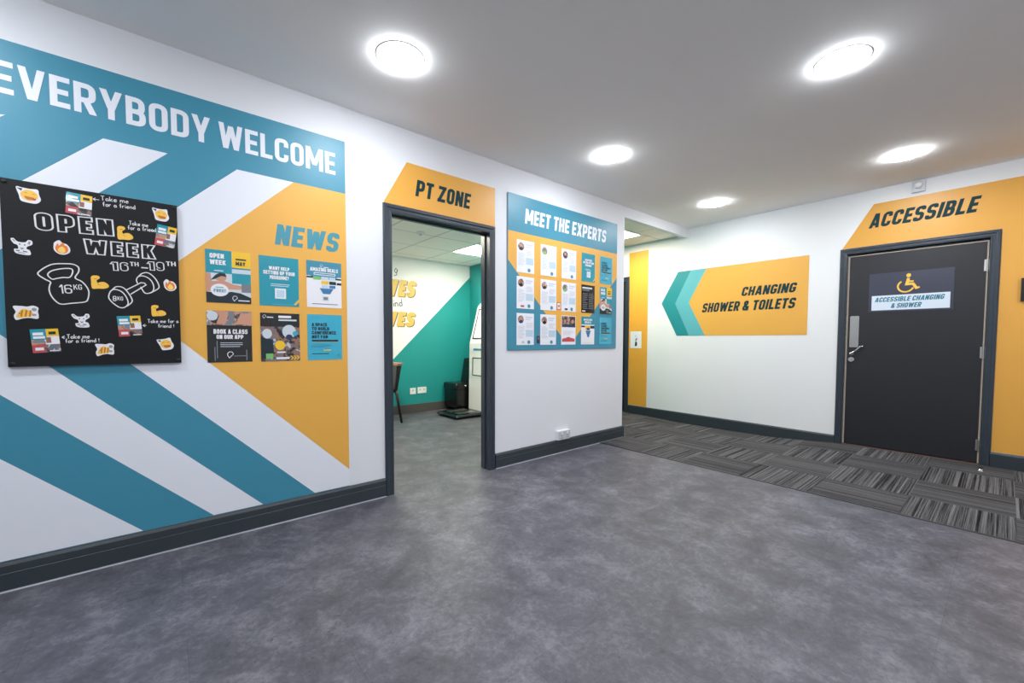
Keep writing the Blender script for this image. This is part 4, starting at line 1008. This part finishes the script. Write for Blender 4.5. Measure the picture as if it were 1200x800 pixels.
# corridor: amber wall panel and notice
pr = Print(WALL_R); pr.box(-.935, -.600, .126, 2.480, 0, .0025, 'vinyl_amber')
tag(pr.build('wall_panel', loc=(WX, .77, .126)), 'tall narrow amber wall panel beside the corridor door frame', 'panel')
sh = Sheet(WALL_R, -.893, 1.010, .192, .258, .0025, 'paper', .004); sh.F([(.42, .12), (.62, .14), (.64, .30), (.56, .42), (.44, .36)], 'print_ink', 1); sh.F([(.44, .42), (.58, .44), (.66, .62), (.5, .58)], 'print_grey', 1); sh.E(.5, .72, .08, .06, 'print_light', 1)
sh.done('notice_card', 'small white notice on the narrow amber wall panel in the corridor', 'notice', None)

# ------------------------------------------------------------------ training room contents
t = thing('wall_lettering', 'gold slanted lettering with dark script on the white training room wall', 'lettering', (2.7, YB, 1.33))
for v0, v1, u1 in ((1.785, 2.035, 2.978), (1.335, 1.555, 2.960)):
    pr = Print(ROOM_B); pr.text('IVES', u1 - .58 + .014, u1 + .014, v0 - .012, v1 - .012, .0025, 'gold_shadow', t=.27, slant=.18)
    pr.text('IVES', u1 - .58, u1, v0, v1, .004, 'gold_letter', t=.27, slant=.18); pr.build('gold_word', parent=t)
pr = Print(ROOM_B)
hand(pr, 'ind', 2.60, 1.625, .105, .003, 'script_ink', .012, .12, 1.15); pr.build('script_word', parent=t); pr = Print(ROOM_B)
pr.line(smooth_closed([(2.640, 2.130), (2.620, 2.160), (2.640, 2.195), (2.665, 2.165)]), .010, .003, 'script_ink', True); pr.line([(2.660, 2.180), (2.650, 2.100), (2.61, 2.085)], .010, .003, 'script_ink')
pr.build('script_word', parent=t)
SG = 'white sockets on the teal training room wall'
for u0, u1, v0, v1, nm, lab in ((2.852, 2.946, .290, .384, 1, 'single white socket plate on the teal wall, left of the double one'), (2.980, 3.130, .294, .388, 2, 'double white socket plate on the teal wall, right of the single one')):
    t = thing('wall_socket', lab, 'socket', ((u0 + u1) / 2, YB, v0), SG)
    pr = Print(ROOM_B); pr.box(u0, u1, v0, v1, .002, .012, 'plastic_white'); fp = pr.build('face_plate', parent=t)
    for i in range(nm):
        c = u0 + (u1 - u0) * (i + .5) / nm; pr = Print(ROOM_B); pr.box(c - .012, c + .012, v0 + .045, v0 + .072, .012, .016, 'plastic_grey'); pr.build('switch', parent=fp)

# reception armchair in the corner, facing left
t = thing('armchair', 'black leather armchair in the far corner of the training room', 'chair', (3.68, 2.80, 0))
def cushion(name, x0, x1, y0, y1, z0, z1, r, m='leather', lean=0.0):
    bm = bmesh.new(); box(bm, x0, x1, y0, y1, z0, z1)
    for v in bm.verts:
        if v.co.z > (z0 + z1) / 2: v.co.x += lean
    bmesh.ops.bevel(bm, geom=bm.edges[:], offset=r, segments=4, affect='EDGES', profile=.6)
    return finish(name, bm, [m], parent=t, smooth=True)
cushion('seat_base', 3.44, 3.88, 2.62, 3.0, .06, .36, .03)
cushion('seat_cushion', 3.42, 3.86, 2.61, 3.0, .34, .45, .04)
cushion('backrest', 3.74, 3.86, 2.61, 3.0, .40, .83, .04, lean=.08)
for x, y in ((3.48, 2.66), (3.48, 2.96), (3.84, 2.66), (3.84, 2.96)):
    bm = bmesh.new(); lathe(bm, [(0, 0), (.018, 0), (.022, .06), (0, .06)], (x, y, 0), seg=14); finish('leg', bm, ['chair_wood'], parent=t)
bm = bmesh.new(); lathe(bm, [(0, 0), (.018, .003), (.02, .010), (0, .016)], (3.60, 2.608, .405), (0, -1, 0), 14); o = finish('stud', bm, ['chrome'], parent=t, smooth=True); o['label'] = 'small shiny round stud'

# dining chair cut by the left door jamb, facing left
t = thing('dining_chair', 'dark wooden chair half hidden behind the left door jamb', 'chair', (2.15, 2.56, 0))
for y in (2.76, 2.38):
    bm = bmesh.new(); tube(bm, [(2.420, y + .02, 0), (2.375, y + .01, .24), (2.335, y, .45)], [.017, .019, .020], 10); finish('leg', bm, ['chair_wood'], parent=t, smooth=True)
    bm = bmesh.new(); tube(bm, [(1.93, y + .01, 0), (1.95, y, .43)], [.016, .020], 10); finish('leg', bm, ['chair_wood'], parent=t, smooth=True)
bm = bmesh.new(); box(bm, 1.93, 2.35, 2.36, 2.78, .425, .47); bmesh.ops.bevel(bm, geom=bm.edges[:], offset=.018, segments=3, affect='EDGES'); finish('seat', bm, ['leather'], parent=t, smooth=True)
bm = bmesh.new(); loft(bm, [[(2.30, 2.370, .44), (2.35, 2.370, .44), (2.35, 2.770, .44), (2.30, 2.770, .44)], [(2.325, 2.360, .62), (2.378, 2.360, .62), (2.378, 2.780, .62), (2.325, 2.780, .62)], [(2.335, 2.350, .79), (2.405, 2.350, .79), (2.405, 2.785, .79), (2.335, 2.785, .79)]])
finish('backrest', bm, ['leather'], parent=t, bevel=.008)
bm = bmesh.new(); loft(bm, [[(2.33, 2.345, .785), (2.41, 2.345, .785), (2.41, 2.790, .785), (2.33, 2.790, .785)], [(2.345, 2.340, .815), (2.425, 2.340, .822), (2.425, 2.795, .822), (2.345, 2.795, .815)]])
o = finish('top_rail', bm, ['chair_tan'], parent=t, bevel=.006); o['label'] = 'tan top edge of the backrest'

# body composition kiosk with its floor scale
t = thing('measuring_kiosk', 'tall white measuring kiosk with sloped screen beside the training room door jamb', 'kiosk', (3.74, 2.30, 0))
prof = [(3.62, 0), (3.92, 0), (3.92, 1.70), (3.86, 1.72), (3.80, 1.66), (3.655, 1.13), (3.64, 1.08)]
bm = bmesh.new(); loft(bm, [[(x, y, z) for x, z in prof] for y in (2.06, 2.56)]); finish('cabinet', bm, ['kiosk_white'], parent=t, bevel=.008)
def kio(name, y0, y1, z0, z1, m, ring=None):
    """A panel on the kiosk's front, following its slope."""
    def X(z): return 3.62 + (3.64 - 3.62) * z / 1.08 if z < 1.08 else 3.655 + (3.80 - 3.655) * (z - 1.13) / .53
    bm = bmesh.new()
    if ring:
        for a, b, c, d in ((y0, y1, z0, z0 + ring), (y0, y1, z1 - ring, z1), (y0, y0 + ring, z0 + ring, z1 - ring), (y1 - ring, y1, z0 + ring, z1 - ring)):
            loft(bm, [[(X(c) - .006, a, c), (X(c) - .006, b, c), (X(d) - .006, b, d), (X(d) - .006, a, d)], [(X(c) + .004, a, c), (X(c) + .004, b, c), (X(d) + .004, b, d), (X(d) + .004, a, d)]])
    else:
        loft(bm, [[(X(z0) - .004, y0, z0), (X(z0) - .004, y1, z0), (X(z1) - .004, y1, z1), (X(z1) - .004, y0, z1)], [(X(z0) + .004, y0, z0), (X(z0) + .004, y1, z0), (X(z1) + .004, y1, z1), (X(z1) + .004, y0, z1)]])
    return finish(name, bm, [m], parent=t)
kio('screen_bezel', 2.10, 2.50, 1.15, 1.62, 'screen_black', .014)
kio('poster_bezel', 2.16, 2.46, .58, .86, 'screen_black', .012)
kio('logo_strip', 2.18, 2.44, .97, 1.0, 'vinyl_teal')
t = thing('floor_scale', 'low black floor scale in front of the white kiosk', 'scale', (3.38, 2.36, 0))
bm = bmesh.new(); loft(bm, [[(3.10, 2.08, 0.015), (3.60, 2.08, 0.015), (3.60, 2.60, 0.015), (3.10, 2.60, 0.015)], [(3.08, 2.06, .035), (3.61, 2.06, .035), (3.61, 2.62, .035), (3.08, 2.62, .035)], [(3.11, 2.09, .062), (3.59, 2.09, .062), (3.59, 2.59, .062), (3.11, 2.59, .062)]])
finish('platform', bm, ['leather'], parent=t, bevel=.006)
for y in (2.18, 2.40):
    bm = bmesh.new(); box(bm, 3.20, 3.50, y, y + .12, .062, .067); o = finish('foot_plate', bm, ['steel'], parent=t); o['label'] = 'steel foot plate'
for x in (3.16, 3.54):
    for y in (2.14, 2.54):
        bm = bmesh.new(); lathe(bm, [(0, 0), (.018, 0), (.018, .016), (0, .016)], (x, y, 0), seg=12); finish('foot', bm, ['plastic_dark'], parent=t)

# tidy helper property
for o in bpy.data.objects:
    if '_o' in o: del o['_o']
